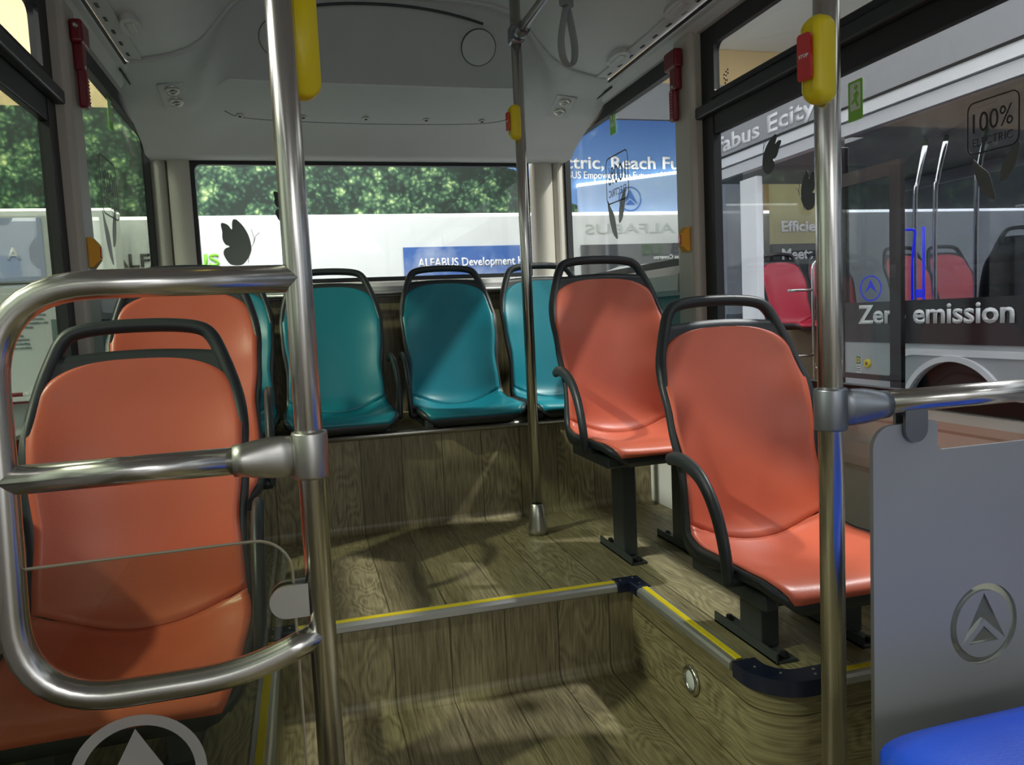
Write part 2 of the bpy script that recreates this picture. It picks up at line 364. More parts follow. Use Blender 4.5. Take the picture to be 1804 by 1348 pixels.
def struct(name, me, m, smooth=False): return link(name, me, m, kind='structure', smooth=smooth)
LOGO_A = [(0, .86), (.74, -.50), (0, .14), (-.74, -.50)]
LOGO_B = [(0, -.06), (.50, -.52), (-.50, -.52)]
def sc(p, k, cx=0, cy=0): return [(cx+x*k, cy+y*k) for x, y in p]

# ------------------------------------------------------------------ room of the bus
XC = 0.40; HW = 1.05; XL = XC-HW; XR = XC+HW
PZ = 0.257; BZ = 0.643; PY = 2.06; BY = 2.965; NX = 0.898; LX = -0.115; CY = 1.36
def ext(profile_xy, z0, z1):
    n = len(profile_xy); V = [(x, y, z0) for x, y in profile_xy]+[(x, y, z1) for x, y in profile_xy]
    F = [tuple(range(n))[::-1], tuple(range(n, 2*n))]+[(i, (i+1) % n, n+(i+1) % n, n+i) for i in range(n)]
    return pmesh(V, F)
struct('floor', boxes([(XL, -2.8, -0.06, XR, 4.1, 0.0)]), WOODX)
# raised seat deck (U shape round the aisle): tops are wood by X, side risers by Z
arc = [(NX+0.10-0.10*math.cos(a), CY+0.10-0.10*math.sin(a)) for a in [PI/2*k/28 for k in range(29)]]
deckR = [(NX, PY)]+arc+[(XR, CY), (XR, PY)]
def deck(name, outline, sides):
    me = ext(outline, 0.0, PZ); me.materials.append(WOODX); me.materials.append(WOODZ)
    for p in me.polygons:
        if abs(p.normal.z) < 0.5 and (abs(p.normal.x) > 0.35 or sides == 2): p.material_index = 1
    o = bpy.data.objects.new(name, me); COL.objects.link(o); o['kind'] = 'structure'; return o
deck('floor_deck_right', deckR, 2)
deck('floor_deck_left', [(XL, -1.2), (LX, -1.2), (LX, PY), (XL, PY)], 1)
deck('floor_deck_rear', [(XL, PY), (XR, PY), (XR, BY+0.7), (XL, BY+0.7)], 1)
def cove(x0, x1, y, z, r=0.03):  # vinyl rolled up the riser
    V = []; F = []
    for i in range(7):
        a = PI/2*i/6; yy = y-r+r*math.sin(a); zz = z+r-r*math.cos(a)
        V += [(x0, yy, zz), (x1, yy, zz)]
    for i in range(6): F.append((2*i, 2*i+1, 2*i+3, 2*i+2))
    return pmesh(V, F)
struct('trim_1', cove(LX, NX, PY-0.0005, 0.0005), WOODX, True)
struct('trim_2', cove(XL, XR, BY-0.0005, PZ+0.0005), WOODX, True)
struct('floor_bench', boxes([(XL, BY, PZ, XR, 3.66, BZ)]), WOODX)
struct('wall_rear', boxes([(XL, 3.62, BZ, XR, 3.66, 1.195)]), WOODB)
# sill behind the back row, up to the rear glass
V = [(XL, 3.60, 1.19), (XR, 3.60, 1.19), (XL, 3.60, 1.235), (XR, 3.60, 1.235), (XL, 3.64, 1.255), (XR, 3.64, 1.255), (XL, 4.06, 1.285), (XR, 4.06, 1.285), (XL, 4.06, 1.19), (XR, 4.06, 1.19)]
struct('window_sill_rear', pmesh(V, [(0, 1, 3, 2), (2, 3, 5, 4), (4, 5, 7, 6), (6, 7, 9, 8), (8, 9, 1, 0), (0, 2, 4, 6, 8), (1, 3, 5, 7, 9)]), CEIL)
rail = thing('back_wall_rail', 'long grey metal rail along top of the wood panel behind the teal seats', 'rail', (XC, 3.592, 1.205))
link('rail_tube', tube([(XL-XC+.01, 0, 0), (XR-XC-.01, 0, 0)], 0.011, 12), ALU, rail, True)
for i, x in enumerate((-0.75, -0.35, 0.13, 0.37, 0.62)):
    link('rail_screw', xf(lathe([(0, 0), (.006, 0), (.005, .003), (0, .004)], 12), (x, -0.009, 0.045), (PI/2, 0, 0)), BRUSH, rail, True)

def side(s, nm):
    X = XC+s*HW
    def bx(x0, y0, z0, x1, y1, z1): return (min(X+s*x0, X+s*x1), y0, z0, max(X+s*x0, X+s*x1), y1, z1)
    # lower front wall with rolled sill
    prof = [(0.05, 0.0), (0.0, 0.0), (0.0, 0.60), (-0.012, 0.615), (-0.032, 0.625), (-0.036, 0.65), (-0.028, 0.685), (-0.006, 0.70), (-0.006, 0.745), (-0.022, 0.755), (-0.028, 0.775), (-0.012, 0.795), (0.05, 0.80)]
    V = [(X+s*a, y, z) for y in (-2.8, 2.50) for a, z in prof]; n = len(prof)
    F = [(i, (i+1) % n, n+(i+1) % n, n+i) for i in range(n)]+[tuple(range(n)), tuple(range(n, 2*n))]
    struct('wall_%s' % nm, pmesh(V, F), SILL)
    struct('wall_%s_rear' % nm, boxes([bx(0, 2.50, 0, .05, 4.10, 1.12)]), SAGE)
    prof = [(0.05, 1.12), (-0.03, 1.12), (-0.045, 1.14), (-0.04, 1.20), (-0.015, 1.235), (0.05, 1.24)]
    V = [(X+s*a, y, z) for y in (2.69, 4.10) for a, z in prof]; n = len(prof)
    F = [(i, (i+1) % n, n+(i+1) % n, n+i) for i in range(n)]+[tuple(range(n)), tuple(range(n, 2*n))]
    struct('window_sill_%s' % nm, pmesh(V, F), CEIL)
    struct('pillar_%s' % nm, boxes([bx(-.045, 2.545, 0.78, .05, 2.685, 2.062)], 0.018, 3), BEIGE)
    # cove between the window heads and the ceiling
    prof = [(0.05, 2.045), (-0.02, 2.045), (-0.03, 2.050), (-0.055, 2.062), (-0.075, 2.064), (-0.085, 2.078), (0.05, 2.16)]
    V = [(X+s*a, y, z) for y in (-2.8, 4.08) for a, z in prof]; n = len(prof)
    F = [(i, (i+1) % n, n+(i+1) % n, n+i) for i in range(n)]+[tuple(range(n)), tuple(range(n, 2*n))]
    struct('cornice_%s' % nm, pmesh(V, F), CEIL)
    struct('trim_%d' % (5 if s > 0 else 6), boxes([bx(-.088, -2.8, 2.069, -.078, 3.2, 2.076)]), BLACK)
    # corner column to the rear window
    pr = [(X+s*0.01, 4.055)]+[(X-s*(.015+.055*k/6), 4.04-.022*math.sin(PI*k/6)) for k in range(7)]+[(X-s*.072, 4.07), (X-s*.080, 4.07)]+[(X-s*(.082+.098*k/10), 4.035-.040*math.sin(PI*(.1+.75*k/10))+.01*k/10) for k in range(11)]+[(X-s*0.182, 4.12), (X+s*0.01, 4.12)]
    struct('corner_column_%s' % nm, ext(pr, 1.19, 2.06), BEIGE)
side(1, 'right'); side(-1, 'left')
def frame_yz(X, s, y0, z0, y1, z1, bt, bb, bf, br, dx=0.03, r=0.03):
    me = shape2d([[(y0, z0), (y1, z0), (y1, z1), (y0, z1)], rrect(y0+bf, z0+bb, y1-br, z1-bt, r)], dx)
    # local x->+Y, y->Z : rotate (90,0,90)
    return xf(me, (X, 0, 0), FACE_RIGHT)
def win(n, nm, s, gl1, gl2):
    X = XC+s*HW
    # front side window: black frame, transom rail, upper slider, lower fixed pane
    f = link('window_%d' % n, frame_yz(X+s*.012, s, -2.8, 0.80, 2.545, 2.05, 0.062, 0.035, 0.05, 0.075), BLACK, kind='structure')
    link('transom', boxes([(min(X, X-s*.0)-.012+s*.012, -2.75, 1.675, max(X, X)+.012+s*.012, 2.50, 1.815)], .004), BLACK, f)
    link('transom_rail', boxes([(X-s*.03 if s > 0 else X, -2.75, 1.742, X if s > 0 else X+.03, 2.555, 1.783)], .006), DARK, f)
    link('slider_frame', xf(shape2d([[(0.3, 1.80), (2.48, 1.80), (2.48, 1.995), (0.3, 1.995)], rrect(0.33, 1.818, 2.452, 1.980, .008)], .012), (X+s*.0, 0, 0), FACE_RIGHT), BLACK, f)
    link('lower_pane', boxes([(X+s*.02-.002, -2.76, .83, X+s*.02+.002, 2.48, 1.69)]), gl1, f)
    link('upper_pane', boxes([(X+s*.024-.002, -2.76, 1.80, X+s*.024+.002, 2.48, 1.995)]), GLASS, f)
    g = link('window_%d' % (n+1), frame_yz(X+s*.012, s, 2.685, 1.235, 4.09, 2.06, 0.075, 0.03, 0.02, 0.065, r=.045), BLACK, kind='structure')
    link('pane', boxes([(X+s*.02-.002, 2.69, 1.25, X+s*.02+.002, 4.04, 2.0)]), gl2, g)
    return f, g
W1, W2 = win(1, 'right', 1, GLASSD, GLASS); W3, W4 = win(3, 'left', -1, GLASSL, GLASSL)
W5 = link('window_5', xf(shape2d([[(-.50, 1.285), (1.24, 1.285), (1.24, 1.905), (-.50, 1.905)], rrect(-.450, 1.305, 1.195, 1.872, .03)], .03), (0, 4.05, 0), FACE_CAM), BLACK, kind='structure')
link('pane', boxes([(-.47, 4.058, 1.30, 1.21, 4.062, 1.88)]), GLASS, W5)
# ------------------------------------------------------------------ ceiling and rear housing
ZC = [(0, 2.385), (.30, 2.38), (.45, 2.368), (.54, 2.345), (.592, 2.30), (.625, 2.255), (.66, 2.212), (.70, 2.168), (.75, 2.135), (.81, 2.112), (.88, 2.097), (.965, 2.082)]
def zc(d):
    d = abs(d)
    for (a, za), (b, zb) in zip(ZC, ZC[1:]):
        if d <= b: return za+(zb-za)*(d-a)/(b-a)
    return ZC[-1][1]
ds = [i*0.965/36 for i in range(-36, 37)]
V = [(XC+d, y, zc(d)) for y in (-2.8, 0.4, 1.6, 3.2) for d in ds]; n = len(ds)
V += [(x, y, 2.46) for (x, y, z) in V]
F = [(j*n+i, j*n+i+1, (j+1)*n+i+1, (j+1)*n+i) for j in range(3) for i in range(n-1)]
F += [(4*n+a, 4*n+b, 4*n+c, 4*n+d) for a, b, c, d in F]
struct('ceiling', pmesh(V, F, recalc=False), CEIL, True)
# bead round the seam
seam = [(XC+d, 3.195, zc(d)-.004) for d in ds]
struct('trim_3', tube(seam, 0.009, 8, upv=(0, 1, 0)), CEIL, True)
struct('trim_4', tube([(x, 3.213, z-.002) for x, y, z in seam], 0.004, 8, upv=(0, 1, 0)), CEIL2, True)
# rear housing: lofted between the seam and the head of the rear window
def sstep(a, b, x): t = max(0, min(1, (x-a)/(b-a))); return t*t*(3-2*t)
def house_row(d):
    z0 = zc(d)
    sp = [(3.21, z0), (3.30, z0-.022), (3.40, z0*.35+2.035*.65), (3.52, 2.012), (3.62, 1.992), (3.70, 1.970), (3.78, 1.945), (3.84, 1.925), (3.875, 1.905), (3.895, 1.886)]
    cz = min(z0-.004, 2.36)
    ct = [(3.21, z0), (3.225, z0-.012), (3.245, max(2.10, z0-.05)), (3.375, 2.102), (3.405, 2.082), (3.62, 2.012), (3.73, 1.990), (3.81, 1.955), (3.865, 1.915), (3.895, 1.886)]
    m = 1-sstep(.60, .80, abs(d)); m0 = m
    sp = [Vector(p) for p in sp]; ct = [Vector(p) for p in ct]
    return [sp[i].lerp(ct[i], m) for i in range(10)]
dd = [i*1.04/90 for i in range(-90, 91)]
rows = [cat([(p.x, p.y, 0) for p in house_row(max(-.965, min(.965, d)))], 4) for d in dd]
n = len(rows[0]); V = []; F = []
for d, r in zip(dd, rows):
    for p in r: V.append((XC+d, p.x, p.y))
for i in range(len(dd)-1):
    for k in range(n-1): F.append((i*n+k, (i+1)*n+k, (i+1)*n+k+1, i*n+k+1))
# underside lip back to the window head
b0 = len(V)
for d in dd: V.append((XC+d, 4.06, 1.892))
for i in range(len(dd)-1): F.append((i*n+n-1, (i+1)*n+n-1, b0+i+1, b0+i))
struct('ceiling_rear_housing', pmesh(V, F, recalc=True), CEIL2, True)
sg = thing('speaker_grille', 'round grey flush speaker disc on rear ceiling housing right of centre', 'speaker', (XC+.413, 3.298, 2.225))
sg.rotation_euler = (math.radians(122), 0, 0)
link('disc', lathe([(0, .006), (.068, .006), (.073, .003), (.074, -.006)], 40), CEIL, sg, True)
link('shadow_gap', lathe([(.0740, .0022), (.0762, .0022), (.0762, -.006)], 40), DARK, sg, True)
sg2 = thing('speaker_grille', 'round grey flush speaker disc on rear ceiling housing mostly behind the left pole', 'speaker', (XC-.413, 3.298, 2.225))
sg2.rotation_euler = (math.radians(122), 0, 0)
link('disc', lathe([(0, .006), (.068, .006), (.073, .003), (.074, -.006)], 40), CEIL, sg2, True)
link('shadow_gap', lathe([(.0740, .0022), (.0762, .0022), (.0762, -.006)], 40), DARK, sg2, True)
# arched slot over the panel
V = [(XC+d, 3.226, 2.352-.055*(abs(d)/.42)**2.2) for d in [i*.42/20 for i in range(-20, 21)]]
tag(link('air_slot', tube(V, .0060, 8, .004, upv=(0, 0, 1)), DARK, smooth=True), 'long thin dark curved slot across top of the rear ceiling housing', 'air slot')
# small downlights along the housing
SP = [(-.329, 1.992), (-.052, 1.990), (.228, 1.992), (.496, 1.996), (-.60, 1.998)]
wh = ['between the left pole and the middle', 'nearest the middle of the row', 'left of the row end beside the middle pole', 'rightmost of the row, beside the middle pole', 'leftmost of the row, left of the left pole']
def house_z(d, y):
    r = rows[min(len(dd)-1, max(0, int(round((d+1.04)/2.08*180))))]
    for a, b in zip(r, r[1:]):
        if a.x <= y <= b.x and b.x > a.x: return a.y+(b.y-a.y)*(y-a.x)/(b.x-a.x)
    return 2.0
for (d, z), wtx in zip(SP, wh):
    z = house_z(d, 3.64)
    t = thing('reading_light', 'tiny round downlight under rear ceiling housing, '+wtx, 'light', (XC+d, 3.64, z-.001), group='reading lights of the rear housing')
    t.rotation_euler = (math.radians(-14), 0, 0)
    link('bezel', lathe([(.004, .002), (.014, .002), (.016, -.002), (.014, -.005), (.009, -.006), (.006, -.004)], 24), BRUSH, t, True)
    link('lens', lathe([(0, -.0055), (.008, -.0058), (.010, -.002)], 20), BLACK, t, True)
tr_ = cat([(-.66, 3.60, 0), (-.60, 3.655, 0), (-.42, 3.685, 0), (0, 3.70, 0), (.42, 3.68, 0), (.58, 3.645, 0), (.63, 3.60, 0)], 8)
struct('trim_9', tube([(XC+p.x, p.y, house_z(p.x, p.y)+.0005) for p in tr_], .0022, 6), DARK, True)
# grille panels with twin nozzles
for sx, wtx in ((-1, 'left'), (1, 'right')):
    d = sx*.84; y = 3.46; z = house_z(d, y)
    t = thing('air_vent', 'small square panel of two round air nozzles on ceiling, %s rear corner' % wtx, 'air vent', (XC+d, y, z-.002))
    sl = math.atan2(house_z(d, y+.05)-house_z(d, y-.05), .1); t.rotation_euler = (sl, sx*.12, 0)
    link('plate', boxes([(-.05, -.075, -.004, .05, .075, .002)], .002), CEIL2, t)
    for k in (-1, 1):
        nz = link('nozzle', xf(lathe([(0, -.006), (.010, -.006), (.014, -.011), (.026, -.010), (.030, -.004), (.030, 0)], 28), (0, k*.036, 0)), BRUSH, t, True)
        link('flap', boxes([(-.022, k*.036-.004, -.013, .022, k*.036+.004, -.008)], .002), CEIL, nz)
# oval lamps and the slotted strip along both sides of the ceiling
def oval_lamp(d, y, wtx):
    z = zc(d); t = thing('ceiling_lamp', wtx, 'light', (XC+d, y, z)); sl = math.atan2(zc(d+.02)-zc(d-.02), .04); t.rotation_euler = (0, -sl, 0)
    hs = [(0.0, .5), (1, .5)]
    b = xf(shape2d([[(0.032*math.copysign(abs(math.cos(a))**.8, math.cos(a)), .085*math.copysign(abs(math.sin(a))**.9, math.sin(a))) for a in [2*PI*k/40 for k in range(40)]]], .022), (0, 0, -.008))
    link('housing', b, CEIL, t); link('lens', boxes([(-.014, -.052, -.022, .014, .052, -.016)], .004), LAMPW, t)
oval_lamp(-.88, 2.86, 'grey oval ceiling lamp with oblong lens, upper left beside the slotted strip')
oval_lamp(.90, 2.93, 'grey oval ceiling lamp nearest the rear on the right side ceiling')
oval_lamp(.90, 2.42, 'grey oval ceiling lamp on right side, cut off by top edge of photo')
for sx, wtx in ((-1, 'left'), (1, 'right')):
    t = thing('slotted_air_strip', 'narrow ceiling strip with a row of dark slots along the %s windows' % wtx, 'air strip', (XC+sx*.935, 2.2, zc(.935)))
    link('strip', boxes([(-.028, -2.8, -.004, .028, .985, .004)], .001), CEIL, t)
    for k in range(16):
        y = .93-k*.11
        link('slot', boxes([(sx*.008-.005, y-.016, -.006, sx*.008+.005, y+.016, -.003)], .0), BLACK, t)
V2 = [(-1, 5, 'left'), (1, 6, 'right')]
for sx, k, wtx in V2:
    struct('trim_%d' % (k+2), boxes([(XC+sx*.99-.003, 3.22, 2.052, XC+sx*.99+.003, 3.93, 2.06)]), BLACK)

# ------------------------------------------------------------------ step nosings and corner caps
def nosing(name, label, length, loc, rz, w=.034):
    """runs along local +x, front edge faces local -y"""
    t = thing(name, label, 'step edge', loc, rz)
    pf = [(-.006, -.020), (-.010, -.016), (-.010, -.002), (-.005, .004), (.0, .005), (w, .004), (w, 0), (.0, 0), (-.004, -.004), (-.004, -.020)]
    V = [(x, a, b) for x in (0, length) for a, b in pf]; n = len(pf)
    F = [(i, (i+1) % n, n+(i+1) % n, n+i) for i in range(n)]+[tuple(range(n)), tuple(range(n, 2*n))]
    link('rail', pmesh(V, F), ALU, t)
    bl = [(0, .008+k*.004, .004, length, .0108+k*.004, .0072) for k in range(4)]
    link('yellow_strip', boxes(bl+[(0, .007, .0042, length, .024, .0060)]), YSTRIP, t, label='yellow ribbed strip')
    return t
nosing('step_nosing', 'metal step edge with yellow strip across the aisle, facing camera', NX-LX-.10, (LX+.05, PY, PZ), 0)
nosing('step_nosing', 'metal step edge with yellow strip running along the right seat deck', PY-CY-.20, (NX, PY-.06, PZ), -PI/2)
nosing('step_nosing', 'metal step edge with yellow strip seen through the clear screen, left deck', PY+2.5, (LX, -2.55, PZ), PI/2)
nosing('step_nosing', 'short metal step edge with yellow strip behind grey partition', XR-NX-.16, (NX+.155, CY, PZ), 0)
t = link('bench_edge_rail', tube([(XL+.01, 0, 0), (XR-.01, 0, 0)], .013, 14, .012), BRUSH, loc=(0, BY-.010, BZ-.008), smooth=True)
tag(t, 'long metal edge rail along front of the rear bench under teal seats', 'rail')
def cap_inner(label, loc, sx):
    t = thing('corner_cap', label, 'corner cap', loc)
    link('body', boxes([(-.05*1 if sx > 0 else -.035, -.012, -.022, .035 if sx > 0 else .05, .038, .009), (-.012 if sx > 0 else -.035, -.06, -.022, .035 if sx > 0 else .012, -.0, .009)], .004), NAVY, t)
    for a, b in ((.012*sx, .02), (.012*sx, -.03), (-.03*sx, .014)):
        link('screw', xf(lathe([(0, .002), (.003, .0015), (.0035, 0)], 10), (a, b, .0085)), BRUSH, t)
cap_inner('navy corner cap where the two step edges meet, back right of aisle', (NX, PY, PZ), 1)
cap_inner('navy corner cap at back left of aisle, behind the clear screen', (LX, PY, PZ), -1)
t = thing('corner_cap', 'navy rounded corner cap at front corner of right seat deck', 'corner cap', (NX, CY, PZ))
pts_o = [(-.012, .10), ]+[(.10-.112*math.cos(a), .10-.112*math.sin(a)) for a in [PI/2*k/30 for k in range(31)]]+[(.165, -.012)]
pts_i = [(.165, .045), (.11, .045)]+[(.10-.055*math.cos(a), .10-.055*math.sin(a)) for a in [PI/2*(1-k/6) for k in range(7)]]+[(.045, .125), (-.012, .125)]
link('body', (lambda m: m)(ext(pts_o+pts_i, -.026, .010)), NAVY, t)
for a, b in ((.02, .085), (.055, .04), (.12, .01), (.13, .03)): link('screw', xf(lathe([(0, .002), (.003, .0015), (.0035, 0)], 10), (a, b, .010)), BRUSH, t)
t = thing('step_light', 'round chrome rimmed step light on side of right seat deck', 'light', (NX-.001, 1.695, .125)); t.rotation_euler = (0, -PI/2, 0)
link('rim', lathe([(.026, 0), (.036, 0), (.038, .002), (.036, .008), (.028, .010), (.025, .006)], 36), STEEL, t, True)
link('lens', lathe([(0, .009), (.015, .0085), (.0265, .005), (.0265, 0)], 36), mat('opal_lens', (.62, .66, .70), .3), t, True)
for a in (PI/2, -PI/2): link('screw', xf(lathe([(0, .002), (.003, .0015), (.0035, 0)], 10), (.031*math.cos(a), .031*math.sin(a), .009)), BRUSH, t)
# white cover box on the right wall by the bench
tag(link('heater_cover', boxes([(1.392, 2.70, PZ, 1.448, 2.955, .62)], .006), CUSHW), 'white cover box low on right wall behind orange seat legs', 'cover box')

# ------------------------------------------------------------------ poles and rails
PR = .0193
def pole(label, loc, z0, z1, foot=True):
    t = thing('grab_pole', label, 'pole', loc)
    link('tube', tube([(0, 0, z0), (0, 0, z1)], PR, 28), STEEL, t, True); return t
pM = pole('steel grab pole standing on rear deck before the teal seats', (.797, 2.675, 0), PZ, 2.36)
link('foot_flange', xf(lathe([(.020, .115), (.024, .11), (.030, .06), (.036, .02), (.037, 0), (0.02, 0)], 32), (0, 0, PZ)), BRUSH, pM, True)
link('clamp', boxes([(-.026, -.026, 2.02, .026, .026, 2.085)], .012, 3), GUN, pM)
pR = pole('steel grab pole at the right, joined to grey partition bar', (.80, 1.03, 0), 0.0, 2.36)
pL = pole('steel grab pole at the left carrying the steel loop rail', (0, 1.12, 0), -.0, 2.36)
link('foot_flange', xf(lathe([(.020, .115), (.024, .11), (.030, .06), (.036, .02), (.037, 0), (0.02, 0)], 32), (0, 0, 0)), BRUSH, pR, True)
link('foot_flange', xf(lathe([(.020, .115), (.024, .11), (.030, .06), (.036, .02), (.037, 0), (0.02, 0)], 32), (0, 0, 0)), BRUSH, pL, True)
# overhead bar from the middle pole forward, with two strap hangers
bar = thing('overhead_bar', 'steel overhead bar running forward from top of the middle pole', 'rail', (.80, 2.66, 2.05))
link('tube', tube([(0, 0, 0), (0, -1.60, .0)], PR*.9, 20), STEEL, bar, True)
link('socket', tube([(0, 0, 0), (0, -.07, 0)], .024, 20), GUN, bar, True)
def strap(y, label):
    t = thing('strap_hanger', label, 'strap', (.80, y, 2.05))
    link('buckle', boxes([(-.020, -.014, -.10, .020, .014, .022)], .005), mat('grey_plastic', (.20, .21, .22), .5), t)
    pts = cat([(0, 0, -.095), (-.012, 0, -.125), (-.030, 0, -.180), (-.034, 0, -.218), (-.024, 0, -.252), (0, 0, -.266), (.024, 0, -.252), (.034, 0, -.218), (.030, 0, -.180), (.012, 0, -.125), (0, 0, -.095)], 6)
    t.rotation_euler = (0, 0, math.radians(35))
    me = tube(pts, .003, 8, .013, upv=(0, 1, 0)) if False else tube(pts, .0125, 8, .003, upv=(0, 1, 0))
    link('strap_loop', me, mat('grey_strap', (.27, .29, .31), .5), t, True)
strap(2.16, 'grey strap hanger loop hanging beside the middle pole, whole loop in view')
strap(1.66, 'grey strap hanger of which only loop bottom shows at top edge')
# loop rail on the left pole
def tz(x, z): return (x, 0, z)
pth = fillet([tz(0, .012), tz(-.385, .012), tz(-.388, -.25), tz(-.395, -.545), tz(-.11, -.545), tz(0, -.50)], [.13, .02, .13, .07], 10)
lr = thing('loop_rail', 'bent stainless steel loop rail fixed to left pole before orange seat', 'rail', (0, 1.12, 1.12))
link('loop_tube', tube(pth, PR, 24, upv=(0, 1, 0)), STEEL, lr, True)
link('middle_tube', tube([tz(-.386, -.238), tz(-.088, -.238)], PR, 24), STEEL, lr, True)
def clamp(sx, parent, loc, m):
    o = thing if False else None
    c = link('clamp', lathe([(.0195, -.033), (.0245, -.033), (.0255, -.030), (.0255, .030), (.0245, .033), (.0195, .033)], 32), m, parent, True, loc=loc)
    P = [(sx*.018, 0, 0), (sx*.040, 0, 0), (sx*.060, 0, 0), (sx*.080, 0, 0), (sx*.090, 0, 0), (sx*.104, 0, 0)]
    link('sleeve', tube(P, [.029, .030, .029, .026, .0235, .0225], 28, [.011, .012, .016, .0205, .0222, .0225], upv=(0, 0, 1)), m, c, True)
clamp(-1, lr, (0, 0, -.238), BRUSH)
# partition bar on the right
pb = thing('partition_rail', 'stainless steel bar from right pole to the wall above grey partition', 'rail', (.80, 1.03, .895))
link('tube', tube([(.08, 0, .003), (.65, 0, .004)], PR, 24), STEEL, pb, True)
clamp(1, pb, (0, 0, 0), GUN)
def dclamp(name, label, loc, sx, m, cat_='clamp'):
    """flat D-shaped glass clamp; sx direction of the round end, or 0 = hanging down"""
    if sx: poly = [(0, -.024), (0, .024)]+[(sx*(.03+.024*math.cos(a)), .024*math.sin(a)) for a in [PI/2-PI*k/12 for k in range(13)]]
    else: poly = [(.022, 0), (-.022, 0)]+[(-.022*math.cos(a), -.032-.022*math.sin(a)) for a in [PI*k/12 for k in range(13)]]
    a = xf(shape2d([poly], .006), (0, -.011, 0), FACE_CAM); b = xf(shape2d([poly], .006), (0, .011, 0), FACE_CAM)
    mid = boxes([(-.012 if not sx else min(0, sx*.012), -.008, -.012, .012 if not sx else max(0, sx*.012), .008, .012)])
    o = link(name, join([a, b, mid]), m, loc=loc); return tag(o, label, cat_)
dclamp('glass_clamp', 'shiny steel clamp holding clear screen to the left pole', (-.016, 1.12, .675), -1, BRUSH)
dclamp('panel_clamp', 'dark grey rounded clamp hanging partition from steel bar', (.953, 1.03, .884), 0, GUN)
# stop buttons on poles
def push_button(label, loc, rz, scale=1.0):
    t = thing('stop_button', label, 'stop button', loc, rz); t.scale = (scale,)*3
    # body: tapered capsule, local -y is the button face, fixed to the pole at y=0
    V = []; F = []
    outl = lambda k: rrect(-.021*k, -.071*(1-(1-k)*.35), .021*k, .071*(1-(1-k)*.35), .0195*k, 6)
    ys = [(.018, .86), (.010, 1.0), (-.014, 1.0), (-.024, .93), (-.032, .74), (-.035, .5)]
    for y, k in ys:
        for (a, b) in outl(k): V.append((a, y*(1-.55*(abs(b)/.071)**2.2) if y < 0 else y, b))
    n = 28
    for i in range(len(ys)-1):
        for k in range(n): F.append((i*n+k, i*n+(k+1) % n, (i+1)*n+(k+1) % n, (i+1)*n+k))
    F.append(tuple(range(n))); F.append(tuple((len(ys)-1)*n+k for k in range(n)))
    link('body', pmesh(V, F), YEL, t, True)
    link('button', xf(shape2d([rrect(-.0135, -.036, .0135, .038, .006)], .005), (0, -.0335, 0), FACE_CAM), RED, t, label='red push button')
    link('stop_word', xf(textmesh('STOP', .0055, .019, .02, .0006), (-.0095, -.0362, 0), FACE_CAM), TXTW, t)
push_button('big yellow stop button housing on the left pole, seen from its back', (.025, 1.150, 1.464), math.radians(192), 1.12)
push_button('yellow stop button with red press pad on the right pole', (.779, 1.020, 1.428), math.radians(-78), 0.92)
push_button('small yellow stop button with red pad on the middle pole', (.776, 2.663, 1.750), math.radians(-78), 0.86)
def pillar_button(label, loc, sx):
    t = thing('stop_button', label, 'stop button', loc, 0 if sx < 0 else PI)
    V = []; F = []
    for x, ky, kz in ((0, .024, .045), (.010, .024, .045), (.030, .012, .022)):
        for a, b in ((-ky, -kz), (ky, -kz), (ky, kz), (-ky, kz)): V.append((x, a, b))
    for i in range(2):
        for k in range(4): F.append((4*i+k, 4*i+(k+1) % 4, 4*i+4+(k+1) % 4, 4*i+4+k))
    F += [(0, 1, 2, 3), (8, 9, 10, 11)]
    link('body', pmesh(V, F), AMBER, t); link('button', boxes([(.030, -.009, -.017, .0335, .009, .017)], .002), RED, t)
pillar_button('amber stop button box on the left window pillar', (XL+.046, 2.60, 1.318), -1)
pillar_button('amber stop button box on the right window pillar', (XR-.046, 2.60, 1.322), 1)
# emergency hammers
def hammer(label, X, y, z, s):
    t = thing('emergency_hammer', label, 'hammer', (X, y, z), PI if s > 0 else 0)
    link('head', boxes([(0, -.042, .05, .036, .046, .118)], .009, 3), MAROON, t)
    link('striker', xf(lathe([(0, .012), (.006, .008), (.009, 0), (.009, -.02), (0, -.02)], 16), (.018, -.044, .095), (PI/2, 0, 0)), BRUSH, t, True)
    link('cradle', boxes([(0, -.018, -.025, .026, .034, .06)], .006, 2), MAROON, t)
    h = link('handle', boxes([(.004, -.020, -.135, .030, .016, -.02)], .007, 2), MAROON, t)
    for k in range(10): link('grip_ridge', boxes([(.028, -.006, -.128+k*.0105, .0325, .010, -.1235+k*.0105)], .001), mat('ridge_pink', (.45, .12, .14), .4), h)
    link('seal', xf(lathe([(0, .003), (.005, .002), (.006, 0)], 12), (.026, .004, -.012), (0, PI/2, 0)), CUSHW, t)
hammer('dark red emergency hammer mounted high on the left window pillar', XL+.046, 2.63, 1.888, -1)
hammer('dark red emergency hammer mounted high on the right window pillar', XR-.046, 2.64, 1.895, 1)

